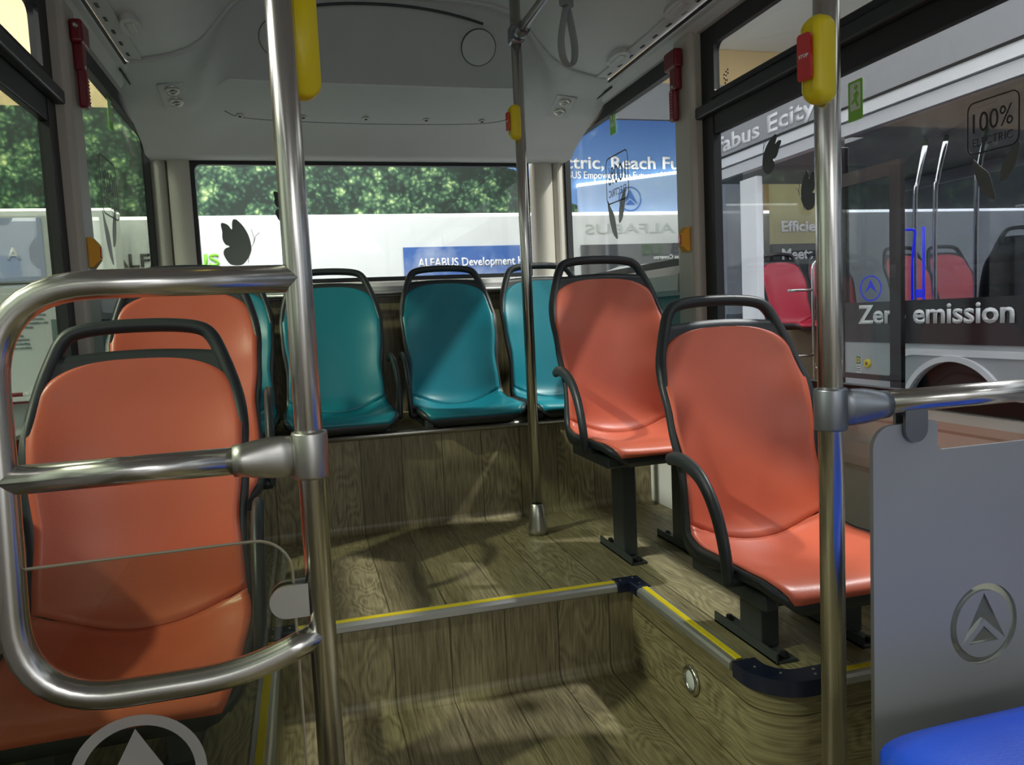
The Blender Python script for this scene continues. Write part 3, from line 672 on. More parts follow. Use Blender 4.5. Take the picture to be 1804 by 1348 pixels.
# ------------------------------------------------------------------ screens
def poly_face(pts): return pts
t = thing('clear_screen', 'clear plastic screen with etched round logo hung below the loop rail', 'screen', (-.036, 1.12, .765))
pl = [(0, -.05), (0, -.62), (-.585, -.62), (-.585, -.004)]+[(-.05+.05*math.sin(a), -.05+.05*math.cos(a)) for a in [PI/2*k/8 for k in range(9)]]
link('pane', xf(shape2d([pl], .006), (0, 0, 0), FACE_CAM), SCREEN, t)
edge = [(x, 0, y) for x, y in ([(-.585, -.004)]+[(-.05+.05*math.sin(a), -.05+.05*math.cos(a)) for a in [PI/2*k/8 for k in range(9)]]+[(0, -.62)])]
link('edge', tube(edge, .0022, 6, upv=(0, 1, 0)), mat('screen_edge', (.42, .36, .28), .3), t)
lg = join([xf(shape2d([circ(.088), circ(.073)], .001), (-.222, -.0042, -.310), FACE_CAM), xf(shape2d([sc(LOGO_A, .080)], .001), (-.222, -.0042, -.310), FACE_CAM), xf(shape2d([sc(LOGO_B, .080)], .001), (-.222, -.0042, -.310), FACE_CAM)])
link('etched_logo', lg, glass_mat('etched_logo_frost', (.9, .9, .9), .03, ((.50, .48, .46), .62)), t, label='frosted ring and arrow logo')
t = thing('partition_panel', 'grey partition panel with clear ring and arrow logo beside blue seat', 'panel', (.876, 1.03, .86))
A = lambda cx, cy, r, a0, a1, n=6: [(cx+r*math.cos(a0+(a1-a0)*k/n), cy+r*math.sin(a0+(a1-a0)*k/n)) for k in range(n+1)]
out = A(.038, -.038, .038, PI, PI/2)+[(.110, .001)]+A(.118, -.008, .010, PI/2, 0)+[(.128, -.036)]+A(.140, -.037, .012, PI, 1.5*PI)+[(.565, -.049), (.565, -.70), (0, -.70)]
lc = (.226, -.362); R_ = .074
me = shape2d([out, circ(R_*.97, 48, *lc), circ(R_*.80, 48, *lc), sc(LOGO_A, R_*.86, *lc), sc(LOGO_B, R_*.86, *lc)], .008)
link('panel', xf(me, (0, 0, 0), FACE_CAM), PARTG, t)
link('logo_glazing', xf(shape2d([circ(R_*.99, 48, *lc)], .003), (0, .001, 0), FACE_CAM), glass_mat('logo_glass', (.80, .84, .78), .05, ((.5, .52, .5), .22)), t, label='clear see-through logo')

# ------------------------------------------------------------------ seats
PROF = cat([(-.418, -.050, 0), (-.428, -.030, 0), (-.424, -.008, 0), (-.400, .004, 0), (-.34, .006, 0), (-.20, -.010, 0), (-.09, -.016, 0), (-.035, -.006, 0), (-.004, .030, 0), (.016, .10, 0), (.038, .20, 0), (.068, .33, 0), (.093, .43, 0), (.114, .52, 0), (.132, .61, 0)], 8)
LEN = [0.0]
for a, b in zip(PROF, PROF[1:]): LEN.append(LEN[-1]+(b-a).length)
BL = LEN[-1]
def P2(b):
    b = max(0, min(BL, b))
    for i in range(len(LEN)-1):
        if b <= LEN[i+1]:
            t = (b-LEN[i])/(LEN[i+1]-LEN[i]); p = PROF[i].lerp(PROF[i+1], t); d = (PROF[i+1]-PROF[i]).normalized(); return p.x, p.y, -d.y, d.x
    return PROF[-1].x, PROF[-1].y, 0, 1
def b_at_z(z):
    for i in range(len(LEN)//2, len(LEN)-1):
        if PROF[i].y <= z <= PROF[i+1].y: return LEN[i]+(LEN[i+1]-LEN[i])*(z-PROF[i].y)/(PROF[i+1].y-PROF[i].y)
    return BL
BC = min(range(len(PROF)), key=lambda i: abs(PROF[i].x+.012)+abs(PROF[i].y-.02)); BC = LEN[BC]
def interp(tab, x):
    if x <= tab[0][0]: return tab[0][1]
    for (a, va), (b, vb) in zip(tab, tab[1:]):
        if x <= b:
            t = (x-a)/(b-a); t = t*t*(3-2*t); return va+(vb-va)*t
    return tab[-1][1]
WT = [(0, .192), (.10, .202), (.30, .206), (BC, .194), (b_at_z(.14), .188), (b_at_z(.27), .200), (b_at_z(.36), .203), (b_at_z(.44), .196), (BL, .17)]
CT = [(0, .006), (.12, .012), (.32, .030), (BC, .052), (b_at_z(.12), .060), (b_at_z(.30), .046), (b_at_z(.45), .022), (BL, .012)]
def SS(a, b, off=0.0):
    y, z, ny, nz = P2(b); c = interp(CT, b); t = min(1.3, abs(a)/.2)
    lift = c*t**2.4 + off
    # thigh hollows and centre ridge on the pan
    if b < BC:
        k = max(0, 1-abs(b-.25)/.16); k = k*k*(3-2*k); lift += -.006*k*math.sin(min(1, abs(a)/.16)*PI)**2
    return Vector((a, y+ny*lift, z+nz*lift))
BTOP = b_at_z(.523); BSH = b_at_z(.372)
def hw(b):
    w = interp(WT, b)
    if b > BSH: t = min(1, (b-BSH)/(BTOP-BSH)); w = w*max(0, 1-t**3.0)**(1/3.1)
    if b < .10: t = (0.10-b)/0.10; w = w*(1-.30*t**3.0)
    return w
def hwd(b):
    w = interp(WT, b)+.011
    if b < .10: t = (0.10-b)/0.10; w = w*(1-.28*t**3.0)
    zs = b_at_z(.38)
    if b > zs: w = w+(.164-w)*min(1, ((b-zs)/(b_at_z(.545)-zs)))**1.5
    return w
def surf(b0, b1, nb, na, wf, off, seam0=0, seam1=0, thick=.006, dense_end=False):
    V = []; F = []
    for side_ in (0, 1):
        for i in range(nb+1):
            s = i/nb
            if dense_end: s = 1-(1-s)**1.8
            for j in range(na+1):
                u = -1+2*j/na
                b = b0+(b1-b0)*s
                b += seam0*(u*u)*(1-s)+seam1*(u*u)*s
                wv = wf(b0+(b1-b0)*s); a = u*wv
                e = off-(thick if side_ else 0) - (0 if side_ else .004*max(0, (abs(u)-.94)/.06)**2)
                V.append(SS(a, b, e))
    n = na+1; m = (nb+1)*n
    for i in range(nb):
        for j in range(na):
            F.append((i*n+j, i*n+j+1, (i+1)*n+j+1, (i+1)*n+j)); F.append((m+i*n+j, m+(i+1)*n+j, m+(i+1)*n+j+1, m+i*n+j+1))
    for j in range(na): F.append((j, m+j, m+j+1, j+1)); q = nb*n; F.append((q+j, q+j+1, m+q+j+1, m+q+j))
    for i in range(nb): F.append((i*n, (i+1)*n, m+(i+1)*n, m+i*n)); q = na; F.append((i*n+q, m+i*n+q, m+(i+1)*n+q, (i+1)*n+q))
    return pmesh(V, F)
CACHE = {}
def cm(key, fn):
    if key not in CACHE: CACHE[key] = fn()
    return CACHE[key]
def shell_mesh():
    V = []; F = []; nb = 56; na = 20
    for side_ in (0, 1):
        for i in range(nb+1):
            b = 0+(b_at_z(.543))*i/nb; bb = b
            for j in range(na+1):
                u = -1+2*j/na; a = u*hwd(b)
                ar = .006*(u*u)
                off = -.003 if not side_ else -.024-.012*(1-u*u)*min(1, max(0, (b_at_z(.54)-b)/.1))-.026*math.exp(-((b-BC+.06)/.13)**2)
                # top edge bows up at the middle with the pad
                bq = bb - (.012*u*u)*max(0, (b-b_at_z(.44))/(b_at_z(.543)-b_at_z(.44)))
                V.append(SS(a, bq, off))
    n = na+1; m = (nb+1)*n
    for i in range(nb):
        for j in range(na):
            F.append((i*n+j, i*n+j+1, (i+1)*n+j+1, (i+1)*n+j)); F.append((m+i*n+j, m+(i+1)*n+j, m+(i+1)*n+j+1, m+i*n+j+1))
    for j in range(na): F.append((j, m+j, m+j+1, j+1)); q = nb*n; F.append((q+j, q+j+1, m+q+j+1, m+q+j))
    for i in range(nb): F.append((i*n, (i+1)*n, m+(i+1)*n, m+i*n)); q = na; F.append((i*n+q, m+i*n+q, m+(i+1)*n+q, (i+1)*n+q))
    return pmesh(V, F)
def handle_mesh():
    hp = [(.205, .30), (.204, .365), (.194, .43), (.179, .485), (.163, .53), (.150, .560), (.132, .580), (.10, .590), (.05, .595), (0, .596)]
    pts = [(-a, z) for a, z in hp]+[(a, z) for a, z in hp[::-1][1:]]
    P = cat([SS(a, b_at_z(z), -.014) for a, z in pts], 4)
    n = len(P); R1 = []; R2 = []
    for i in range(n):
        t = abs(2*i/(n-1)-1); k_ = 1-.62*max(0, (t-.78)/.22)**1.5; R1.append(.0166*k_); R2.append(.0150*k_)
    return tube(P, R1, 14, R2, upv=(0, .2, 1) if False else None)
def arm_mesh(s):
    pts = [(s*.228, -.272, -.02), (s*.232, -.268, .05), (s*.233, -.235, .13), (s*.232, -.175, .190), (s*.230, -.10, .215), (s*.228, -.04, .216), (s*.226, -.01, .208)]
    P = cat(pts, 6); n = len(P)
    m = tube(P, [.0150+.004*math.sin(PI*i/(n-1)) for i in range(n)], 12, [.0120]*n, upv=(s*1.0, 0, .0) if False else None)
    piv = xf(lathe([(0, .012), (.014, .012), (.016, .008), (.016, -.030), (0, -.030)], 18), (s*.222, -.270, -.012), (0, s*PI/2, 0))
    return join([m, piv])
SEATS = {}
def seat(label, loc, m, key, arm=0, floor=None, group=None, rz=0, legs=(-.07, .16), detail=True):
    x, y, z = loc
    t = thing('bus_chair', label, 'seat', loc, rz, group)
    link('seat_shell', cm('shell', shell_mesh), DARK, t, True)
    def cp(k, fn):
        if (k, key) not in CACHE: CACHE[(k, key)] = fn().copy() if False else fn()
        return CACHE[(k, key)]
    link('back_pad', cp('back', lambda: surf(BC-.040, BTOP, 44, 24, hw, .004, seam0=.055, dense_end=True)), m, t, True)
    link('seat_pad', cp('pan', lambda: surf(.034, BC-.043, 30, 24, hw, .004, seam1=.055)), m, t, True)
    link('grab_handle', cm('handle', handle_mesh), DARK, t, True)
    if arm: link('armrest', cm('arm%d' % arm, lambda: arm_mesh(arm)), DARK, t, True)
    if detail:
        link('underframe', cm('under', lambda: boxes([(-.165, -.31, -.072, .165, -.265, -.034), (-.165, -.10, -.072, .165, -.055, -.040), (-.185, -.34, -.066, -.150, -.03, -.030), (.150, -.34, -.066, .185, -.03, -.030)], .006)), DSTEEL, t)
    if floor is not None:
        h = z-floor
        for lx in legs:
            lg = link('leg', boxes([(lx-.024, -.185, -h+.012, lx+.024, -.095, -.055)], .003), DSTEEL, t)
            link('foot_plate', boxes([(lx-.028, -.25, -h, lx+.028, .02, -h+.008), (lx-.028, -.25, -h, lx-.022, .02, -h+.028)], .002), DSTEEL, lg)
            for yy in (-.232, .0): link('bolt', xf(lathe([(0, .012), (.008, .012), (.009, .004), (.012, .004), (.012, 0)], 8), (lx+.004, yy, -h+.008)), BLACK, lg)
            link('bracket', boxes([(lx-.034, -.20, -.070, lx+.034, -.075, -.050)], .003), DSTEEL, lg)
    elif detail:
        link('bench_bracket', boxes([(-.14, -.28, -(z-BZ)+.002, -.10, -.06, -.05), (.10, -.28, -(z-BZ)+.002, .14, -.06, -.05)], .003), DSTEEL, t)
    return t
seat('orange bus seat at front right, beside the right pole', (1.075, 1.70, .490), ORANGE, 'o', -1, PZ)
seat('orange bus seat on tall legs, second on the right before the back row', (1.040, 2.45, .662), ORANGE, 'o', -1, PZ, legs=(-.05, .17))
seat('large orange bus seat at front left behind the steel loop rail', (-.338, 1.66, .490), ORANGE, 'o', 1, PZ, legs=(-.16, .07))
seat('orange bus seat at left, partly hidden behind the front left orange seat', (-.335, 2.40, .662), ORANGE, 'o', 1, PZ, legs=(-.17, .05))
seat('teal back row seat second from left, behind the left pole', (.125, 3.31, .706), TEAL, 't', 1)
seat('teal back row seat between the left pole and the middle pole', (.630, 3.31, .706), TEAL, 't', -1)
seat('teal back row seat partly behind the middle pole, rightmost of the row', (1.085, 3.31, .706), TEAL, 't', 0)
seat('teal back row seat mostly hidden by the orange seats, leftmost of the row', (-.325, 3.31, .706), TEAL, 't', 0)
# blue seat in front of the partition
t = thing('blue_bus_chair', 'bright blue bus seat cushion at lower right corner before partition', 'seat', (1.045, .592, .447))
def blue_mesh():
    V = []; F = []; N = 24; M = 18
    for s_ in (0, 1):
        for i in range(N+1):
            for j in range(M+1):
                u = -1+2*i/N; v = -1+2*j/M
                a, b = u*.33, v*.30
                k = (abs(u)**7+abs(v)**7)**(1/7) if (u or v) else 1; mx_ = max(abs(u), abs(v), 1e-6); f = mx_/k if k else 1
                z = (.012*(v**4)+.018*max(0, u)**2-.03*(max(abs(u), abs(v)))**8) if not s_ else -.035
                V.append((a*f, b*f, z))
    n = M+1; m = (N+1)*n
    for i in range(N):
        for j in range(M): F.append((i*n+j, (i+1)*n+j, (i+1)*n+j+1, i*n+j+1)); F.append((m+i*n+j, m+i*n+j+1, m+(i+1)*n+j+1, m+(i+1)*n+j))
    for i in range(N): F.append((i*n, i*n+0+m, (i+1)*n+m, (i+1)*n)); F.append((i*n+M, (i+1)*n+M, (i+1)*n+M+m, i*n+M+m))
    for j in range(M): F.append((j, j+1, j+1+m, j+m)); q = N*n; F.append((q+j, q+j+m, q+j+1+m, q+j+1))
    return pmesh(V, F)
link('seat_pad', blue_mesh(), BLUE, t, True)
link('support', boxes([(-.10, -.22, -.442, .30, .20, -.036)], .02), DARK, t)

# ------------------------------------------------------------------ stickers on the bus glass
def wingpoly(kind):
    if kind == 0:
        P = [(.62, .0), (.56, .38), (.40, .72), (.20, .95), (.08, .98), (.02, .85), (.0, .62), (-.12, .78), (-.30, .86), (-.36, .78), (-.33, .55), (-.34, .30), (-.26, .10), (-.12, .02), (-.28, -.06), (-.34, -.22), (-.26, -.45), (-.12, -.62), (.10, -.66), (.30, -.62), (.48, -.42), (.60, -.18)]
    return [(v.x, v.y) for v in cat([(a, b, 0) for a, b in P], 4, True)]
def butterfly(k, flip=1):
    body = [xf(shape2d([[(x*k*flip, y*k) for x, y in wingpoly(0)]], .001))]
    for pts in ([(.62, 0, 0), (.70, .10, 0), (.74, .28, 0), (.66, .62, 0)], [(.66, .04, 0), (.74, .18, 0), (.78, .36, 0), (.94, .50, 0)], [(.60, -.16, 0), (.50, -.40, 0), (.47, -.58, 0)]):
        body.append(tube([Vector((p[0]*k*flip, p[1]*k, 0)) for p in pts], .010*k, 6))
    return join(body)
def on_right(me, y, z, x=XR+.015): return xf(me, (x, y, z), FACE_LEFT)
def on_left(me, y, z, x=XL-.015): return xf(me, (x, y, z), FACE_RIGHT)
link('butterfly_sticker', xf(butterfly(.138), (-.300, 4.05, 1.475), FACE_CAM), STGREY, W5, label='dark grey butterfly sticker at left end of rear glass')
link('butterfly_sticker', xf(butterfly(.10), (-.055, 4.05, 1.66), FACE_CAM), STBLK, W5, label='dark butterfly sticker hidden behind the left pole')
def hundred(mirror):
    w, h = .26, .20
    parts = [shape2d([rrect(0, -.02, w, h, .035), rrect(.006, -.02+.006, w-.006, h-.006, .030)], .001)]
    parts.append(xf(textmesh('100%', .085, .20, 0, .0008, mirror=mirror), (.03, .07, 0)))
    parts.append(xf(textmesh('ELECTRIC', .035, .20, 0, .0008, mirror=mirror), (.03, .012, 0)))
    return join(parts)
def leaves():
    l1 = [(v.x, v.y) for v in cat([(0, .0, 0), (.035, -.035, 0), (.075, -.075, 0), (.095, -.14, 0), (.105, -.19, 0), (.06, -.165, 0), (.02, -.10, 0)], 4, True)]
    l2 = [(v.x, v.y) for v in cat([(.21, .03, 0), (.20, -.04, 0), (.17, -.10, 0), (.13, -.12, 0), (.13, -.07, 0), (.16, -.01, 0)], 4, True)]
    return join([shape2d([l1], .001), shape2d([l2], .001)])
link('electric_sticker', on_right(hundred(True), 3.50, 1.60), STBLK, W2, label='black outlined 100% ELECTRIC sticker read from outside')
link('leaf_sticker', on_right(leaves(), 3.49, 1.60), STGREY, W2, label='two grey leaves under the 100% sticker')
link('electric_sticker', on_left(hundred(True), 3.10, 1.53), STBLK, W4, label='black outlined 100% ELECTRIC sticker read from outside')
link('leaf_sticker', on_left(leaves(), 3.09, 1.52), STGREY, W4, label='two leaves under the 100% sticker')
link('electric_sticker', on_right(xf(hundred(False), scale=(.50, .52, 1)), 1.415, 1.385), STBLK, W1, label='black outlined 100% ELECTRIC sticker')
link('leaf_sticker', on_right(xf(leaves(), scale=(.55, .5, 1)), 1.400, 1.365), STGREY, W1, label='two leaves under the 100% sticker')
def exit_sticker(): return [shape2d([rrect(0, 0, .055, .105, .004), rrect(.008, .028, .047, .098, .003)], .001), shape2d([rrect(.008, .028, .047, .098, .003)], .0008), join([shape2d([circ(.007, 14, .030, .086)], .0012), shape2d([[(.020, .070), (.034, .078), (.042, .066), (.036, .062), (.034, .052), (.042, .036), (.034, .034), (.026, .050), (.014, .044), (.012, .050), (.024, .060)]], .0012)])]
def put_exit(parent, fn, y, z, k=1.0):
    a, b, c = exit_sticker()
    for m_, mt, nm in ((a, STGREEN, 'exit_sticker'), (b, STPALE, 'exit_sticker_field'), (c, STGREEN, 'exit_sticker_figure')):
        link(nm, fn(xf(m_, scale=(k, k, 1)), y, z), mt, parent, label='green emergency exit sticker' if nm == 'exit_sticker' else None)
put_exit(W2, on_right, 3.43, 1.895, 1.25); put_exit(W4, on_left, 3.33, 1.868, 1.15); put_exit(W1, on_right, 1.80, 1.545)
link('butterfly_sticker', on_right(xf(butterfly(.075, -1), rot=(0, 0, -.5)), 2.155, 1.525), STBLK, W1, label='black butterfly sticker, upper of two')
link('butterfly_sticker', on_right(xf(butterfly(.070, -1), rot=(0, 0, .1)), 1.965, 1.385), STBLK, W1, label='black butterfly sticker beside the right pole')
link('butterfly_sticker', on_left(butterfly(.10, -1), 2.78, 1.42), HAZEG, W4, label='pale butterfly reflection drawn on the glass')  # butterfly reflection painted on the pane as a pale cut-out
hk = thing('coat_hook', 'small black coat hook on left wall panel behind orange seat', 'hook', (XL+.001, 3.05, 1.06))
link('plate', boxes([(0, -.012, -.02, .006, .012, .02)], .002), BLACK, hk)
link('prong', tube(cat([(.004, 0, .01), (.022, 0, .004), (.034, 0, .014), (.036, 0, .028)], 5), .004, 8), BLACK, hk, True)
ds_ = link('dotted_mark', on_right(join([shape2d([circ(.004, 8, a, b)], .001) for a, b in ((0, .03), (.012, .036), (.024, .04), (0, .018), (.012, .024), (.024, .028), (.006, 0), (.018, .006), (.008, .010))]), 2.42, 1.835), STBLK, W1, label='tiny dotted mark in corner of upper pane')
rs = tag(link('round_blue_sign', on_right(shape2d([circ(.030)], .002), 1.37, .735, XR-.004), TEALP), 'blue round sign on right wall just above the grey partition', 'sign')

# ------------------------------------------------------------------ exhibition hall
struct('hall_floor', boxes([(-9, -6, -.40, 14, 9, -.36)]), HFLOOR)
struct('hall_wall_back', boxes([(-9, 8.03, -.36, 14, 8.12, 5.2)]), HBEIGE)
struct('hall_wall_grey_band', boxes([(1.2, 7.99, 3.19, 14, 8.028, 3.59)]), HGREY)
struct('hall_wall_dark', boxes([(6.0, 7.86, 2.16, 14, 7.97, 5.0)]), mat('hall_dark_wall', (.10, .10, .105), .5))
struct('hall_ceiling_soffit', boxes([(1.6, 5.4, 4.0, 14, 8.02, 4.12)]), HCEIL)
bd = thing('forest_backdrop', 'wide printed wall of green forest and blue sky beyond the windows', 'backdrop', (0, 8.0, 0))
link('print', boxes([(-9, -.02, 2.15, 4.75, .02, 3.175)]), PRINT, bd)
link('slogan', xf(textmesh('Electric, Reach Further', .138, 2.12, .020, .004), (2.60, -.024, 2.647), FACE_CAM), TXTW, bd, label='white lettering: Electric, Reach Further')
link('subtitle', xf(textmesh('ALFABUS Empowers the Future of Mobility', .080, 1.68, .012, .004), (2.665, -.024, 2.540), FACE_CAM), TXTW, bd, label='white lettering: ALFABUS Empowers the Future of Mobility')
wl = thing('white_display_wall', 'long white lower wall with glowing top edge and ALFABUS lettering', 'display wall', (0, 7.8, 0))
link('wall', boxes([(-9, 0, -.36, 13, .10, 2.135)]), HWHITE, wl)
link('led_edge', boxes([(-9, -.004, 2.120, 13, .02, 2.150)]), LED, wl, label='glowing white light strip')
link('lettering', xf(textmesh('ALFAB', .125, .58, .02, .004), (-1.645, -.006, 1.69), FACE_CAM), TXTD, wl, label='dark lettering ALFAB')
link('lettering', xf(textmesh('US', .12, .24, .02, .004), (-.95, -.006, 1.68), FACE_CAM), TXTG, wl, label='green lettering US')
link('lettering', xf(textmesh('ALFABUS', .11, 1.05, 0, .004, mirror=True), (3.00, -.006, 1.92), FACE_CAM), TXTP, wl, label='pale grey reversed ALFABUS, a reflection set as lettering')  # reversed letters painted on the wall in place of a reflection
bn = thing('banner', 'blue sky banner reading ALFABUS Development on the white wall', 'banner', (1.035, 7.77, 1.16))
link('sheet', boxes([(0, 0, 0, 1.25, .012, .655)]), BANNER, bn)
link('lettering', xf(textmesh('ALFABUS Development H', .088, 1.12, .022, .003), (.14, -.002, .455), FACE_CAM), TXTW, bn, label='white lettering ALFABUS Development')
tag(link('floor_panel', boxes([(0, 0, 0, .30, .02, .60)]), mat('brown_grey_panel', (.22, .20, .18), .6), loc=(.56, 7.72, .90)), 'brown grey panel seen through the handle of a teal seat', 'panel')
# white counter with lit top, left
c1 = thing('lit_counter', 'white lit-topped counter seen through the left rear window', 'counter', (-2.7, 7.4, -.36))
link('body', boxes([(0, 0, 0, 1.18, .30, 2.51)]), HWHITE, c1); link('led_edge', boxes([(0, -.004, 2.51, 1.18, .30, 2.53)]), LED2, c1)
# angled lit counter right of the rear window
c2 = thing('lit_counter', 'blue-white panel with slanting glowing top edge below the electric slogan', 'counter', (2.985, 7.935, -.36))
link('body', xf(shape2d([[(0, 0), (1.38, 0), (1.38, 2.965), (0, 2.80)]], .05), (0, 0, 0), FACE_CAM), mat('blue_white_panel', (.36, .50, .78), .4), c2)
link('led_edge', xf(shape2d([[(0, 2.80), (1.38, 2.965), (1.38, 2.995), (0, 2.83)]], .06), (0, 0, 0), FACE_CAM), LED2, c2)
lg = join([shape2d([circ(.135), circ(.122)], .004), shape2d([sc(LOGO_A, .12)], .004), shape2d([sc(LOGO_B, .12)], .004)])
link('logo', xf(lg, (.60, -.032, 2.665), FACE_CAM), mat('logo_blue', (.05, .16, .50), .4), c2, label='blue ring and arrow logo')
pt = thing('bus_poster', 'dark poster of a bus low on the white wall at right rear window', 'poster', (2.93, 7.75, 1.16))
link('sheet', boxes([(0, 0, 0, 1.24, .02, .64)]), mat('poster_dark', (.07, .075, .085), .4), pt)
link('printed_bus', xf(shape2d([[(.10, .02), (.12, .30), (.42, .40), (1.1, .44), (1.18, .30), (1.18, .02)]], .006), (0, -.004, 0), FACE_CAM), mat('poster_white', (.6, .62, .64), .4), pt)
link('lettering', xf(textmesh('Bus Coverou', .045, .34, .01, .004, mirror=True), (.84, -.008, .47), FACE_CAM), TXTW, pt)
# display columns further right
c3 = thing('lit_column', 'white glowing column seen through the right window above the seat', 'column', (4.55, 7.55, -.36))
link('body', boxes([(0, 0, 0, .47, .20, 3.02)]), HWHITE, c3); link('led_edge', boxes([(0, -.006, 3.02, .47, .20, 3.05)]), LED2, c3)
c4 = thing('slogan_panel', 'olive panel with lettering Efficient Meets beyond the outer bus', 'panel', (5.10, 7.5, -.36))
link('upper_board', boxes([(0, 0, 2.10, .85, .06, 3.30)]), OLIVE, c4); link('lower_board', boxes([(0, 0, 0, .85, .06, 2.10)]), mat('dark_board', (.03, .032, .035), .5), c4)
link('lettering', xf(textmesh('Efficient', .12, .60, .03, .004), (.11, -.006, 2.235), FACE_CAM), TXTW, c4); link('lettering', xf(textmesh('Meets', .12, .40, .03, .004), (.11, -.006, 1.93), FACE_CAM), TXTW, c4)
# information board, left
ib = thing('information_board', 'white information board with paragraph text seen through left window', 'board', (-3.6, 5.0, -.36))
link('board', boxes([(0, 0, 0, 2.36, .05, 2.13)]), HWHITE, ib)
link('upper_print', boxes([(0, -.004, 1.76, 2.20, .002, 2.12)]), BLUEP, ib)
link('divider', boxes([(0, -.006, 1.745, 2.36, 0, 1.752)]), TXTD, ib)
link('lettering', xf(textmesh('A', .07, .07, .02, .003), (2.01, -.006, 1.885), FACE_CAM), TXTW, ib)
TX = "The VCU serves as the core of\nthe vehicle, a control system and\nincludes housing,waterproof, autom\nand automotive-grade electronics,\nwith a CAN interface compliant with\nprimary functions include:\nbraking control\nstatus monitoring\nnetwork management\ndiagnosis and handling\nrunning data recording"
link('paragraph', xf(textmesh(TX, .0125, None, .012, .002, line=1.37), (1.93, -.003, 1.61), FACE_CAM), mat('print_grey', (.16, .17, .19), .5), ib, label='dark grey printed paragraph')
link('ledge', boxes([(0, -.10, 1.08, 2.36, 0, 1.10)]), HWHITE, ib)
link('ledge_line', boxes([(0, -.104, 1.066, 2.36, -.09, 1.076)]), MAROON, ib)
mk = thing('marker_pen', 'dark marker pen lying on ledge of the information board', 'marker', (-1.50, 4.945, .755))
link('barrel', tube([(0, 0, 0), (.07, 0, 0)], .012, 12), BLACK, mk, True); link('cap', tube([(.07, 0, 0), (.11, 0, 0)], .013, 12), CUSHW, mk, True)
mk = thing('marker_pen', 'red marker pen lying left of the dark one on board ledge', 'marker', (-1.63, 4.945, .755))
link('barrel', tube([(0, 0, 0), (.07, 0, 0)], .012, 12), MAROON, mk, True); link('cap', tube([(.07, 0, 0), (.10, 0, 0)], .013, 12), CUSHW, mk, True)

# ------------------------------------------------------------------ outer bus at the right
OX = 3.6
ob = thing('parked_bus', 'silver electric bus parked alongside, lettered Zero emission, open door', 'bus', (OX, 3.6, -.36))
def OB(*bl): return [(a-OX, b-3.6, c+.36, d-OX, e-3.6, f+.36) for a, b, c, d, e, f in bl]
# side sheet with wheel arch, door opening
ay_, az_ = 3.55, .333
side_p = [(4.46, .10), (4.46, .793), (-1.5, .793), (-1.5, .0), (ay_-.46, .0)]+[(ay_-.362*math.cos(a), az_+.362*math.sin(a)) for a in [PI*k/24 for k in range(25)]]+[(ay_+.46, .0), (4.46, .0)]
side_p = [(4.46, -.1), (4.46, .793), (-1.5, .793), (-1.5, -.1), (ay_-.362, -.1)]+[(ay_-.362*math.cos(a), az_+.362*math.sin(a)) for a in [PI*k/24 for k in range(25)]]+[(ay_+.362, -.1)]
link('side_body', xf(shape2d([side_p], .03), (0, -3.6, .36), FACE_RIGHT), OBODY, ob)
archp = [(ay_-.395*math.cos(a), az_+.395*math.sin(a)) for a in [PI*k/30 for k in range(31)]]+[(ay_+.362*math.cos(a), az_+.362*math.sin(a)) for a in [PI*k/30 for k in range(31)]]
link('wheel_arch_trim', xf(shape2d([archp], .03), (-.022, -3.6, .36), FACE_RIGHT), OWHITE, ob)
link('wheel_well', boxes(OB((3.66, 2.9, -.1, 4.1, 4.2, .79))), BLACK, ob)
wh_ = link('wheel', xf(lathe([(0, .05), (.10, .05), (.17, .02), (.20, .05), (.30, .06), (.325, .03), (.325, -.12), (0, -.12)], 40), (.10, ay_-3.6, az_-.02+.36-.0), (0, -PI/2, 0)), mat('tyre', (.02, .012, .014), .6), ob, True)
tr = [(-1.5, .762), (3.86, .762), (3.92, .755), (3.955, .73), (3.965, .69), (3.925, .69), (3.91, .712), (3.86, .724), (-1.5, .724)]
link('white_trim', xf(shape2d([tr], .012), (-.020, -3.6, .36), FACE_RIGHT), OWHITE, ob)
link('black_band', boxes(OB((3.58, -1.5, .793, 3.62, 4.50, 1.055))), ODARK, ob)
link('lower_skirt', boxes(OB((3.59, 5.47, -.1, 3.62, 6.4, .90))), OBODY, ob)
link('zero_emission_lettering', xf(textmesh('Zero emission', .122, 1.16, .024, .003), (-.024, 4.315-3.6, .918+.36), FACE_LEFT), TXTW, ob, label='white lettering Zero emission')
link('door_post', boxes(OB((3.57, 5.46, -.1, 3.63, 5.70, 2.10)), .01), OWHITE, ob)
link('door_post', boxes(OB((3.57, 4.46, .40, 3.63, 4.52, 2.10)), .005), OBROWN, ob)
for yy in (3.05, 1.6, 0.1): link('window_post', boxes(OB((3.60, yy-.03, 1.05, 3.63, yy+.03, 2.17))), OBROWN, ob)
link('side_glass', boxes(OB((3.598, -1.5, 1.05, 3.602, 4.46, 2.17))), GLASSO, ob); link('side_glass', boxes(OB((3.598, 5.70, .90, 3.602, 6.4, 2.17))), GLASSO, ob)
link('far_side', boxes(OB((5.68, -1.5, .10, 5.72, 6.4, 1.05), (5.68, -1.5, 2.10, 5.72, 6.4, 2.3), (5.68, 2.5, 1.05, 5.72, 2.6, 2.10), (5.68, 4.4, 1.05, 5.72, 4.5, 2.10))), OBODY, ob)
link('rear_body', boxes(OB((3.6, 6.38, -.1, 5.7, 6.42, 1.0), (3.6, 6.38, 2.25, 5.7, 6.42, 2.4))), OBODY, ob)
link('head_rail', boxes(OB((3.58, -1.5, 2.165, 3.66, 6.4, 2.245))), OROOF, ob)
link('cornice_band', boxes(OB((3.56, -1.5, 2.255, 3.66, 6.42, 2.33))), OWHITE, ob)
link('gutter', boxes(OB((3.55, -1.5, 2.330, 3.66, 6.42, 2.345))), BLACK, ob)
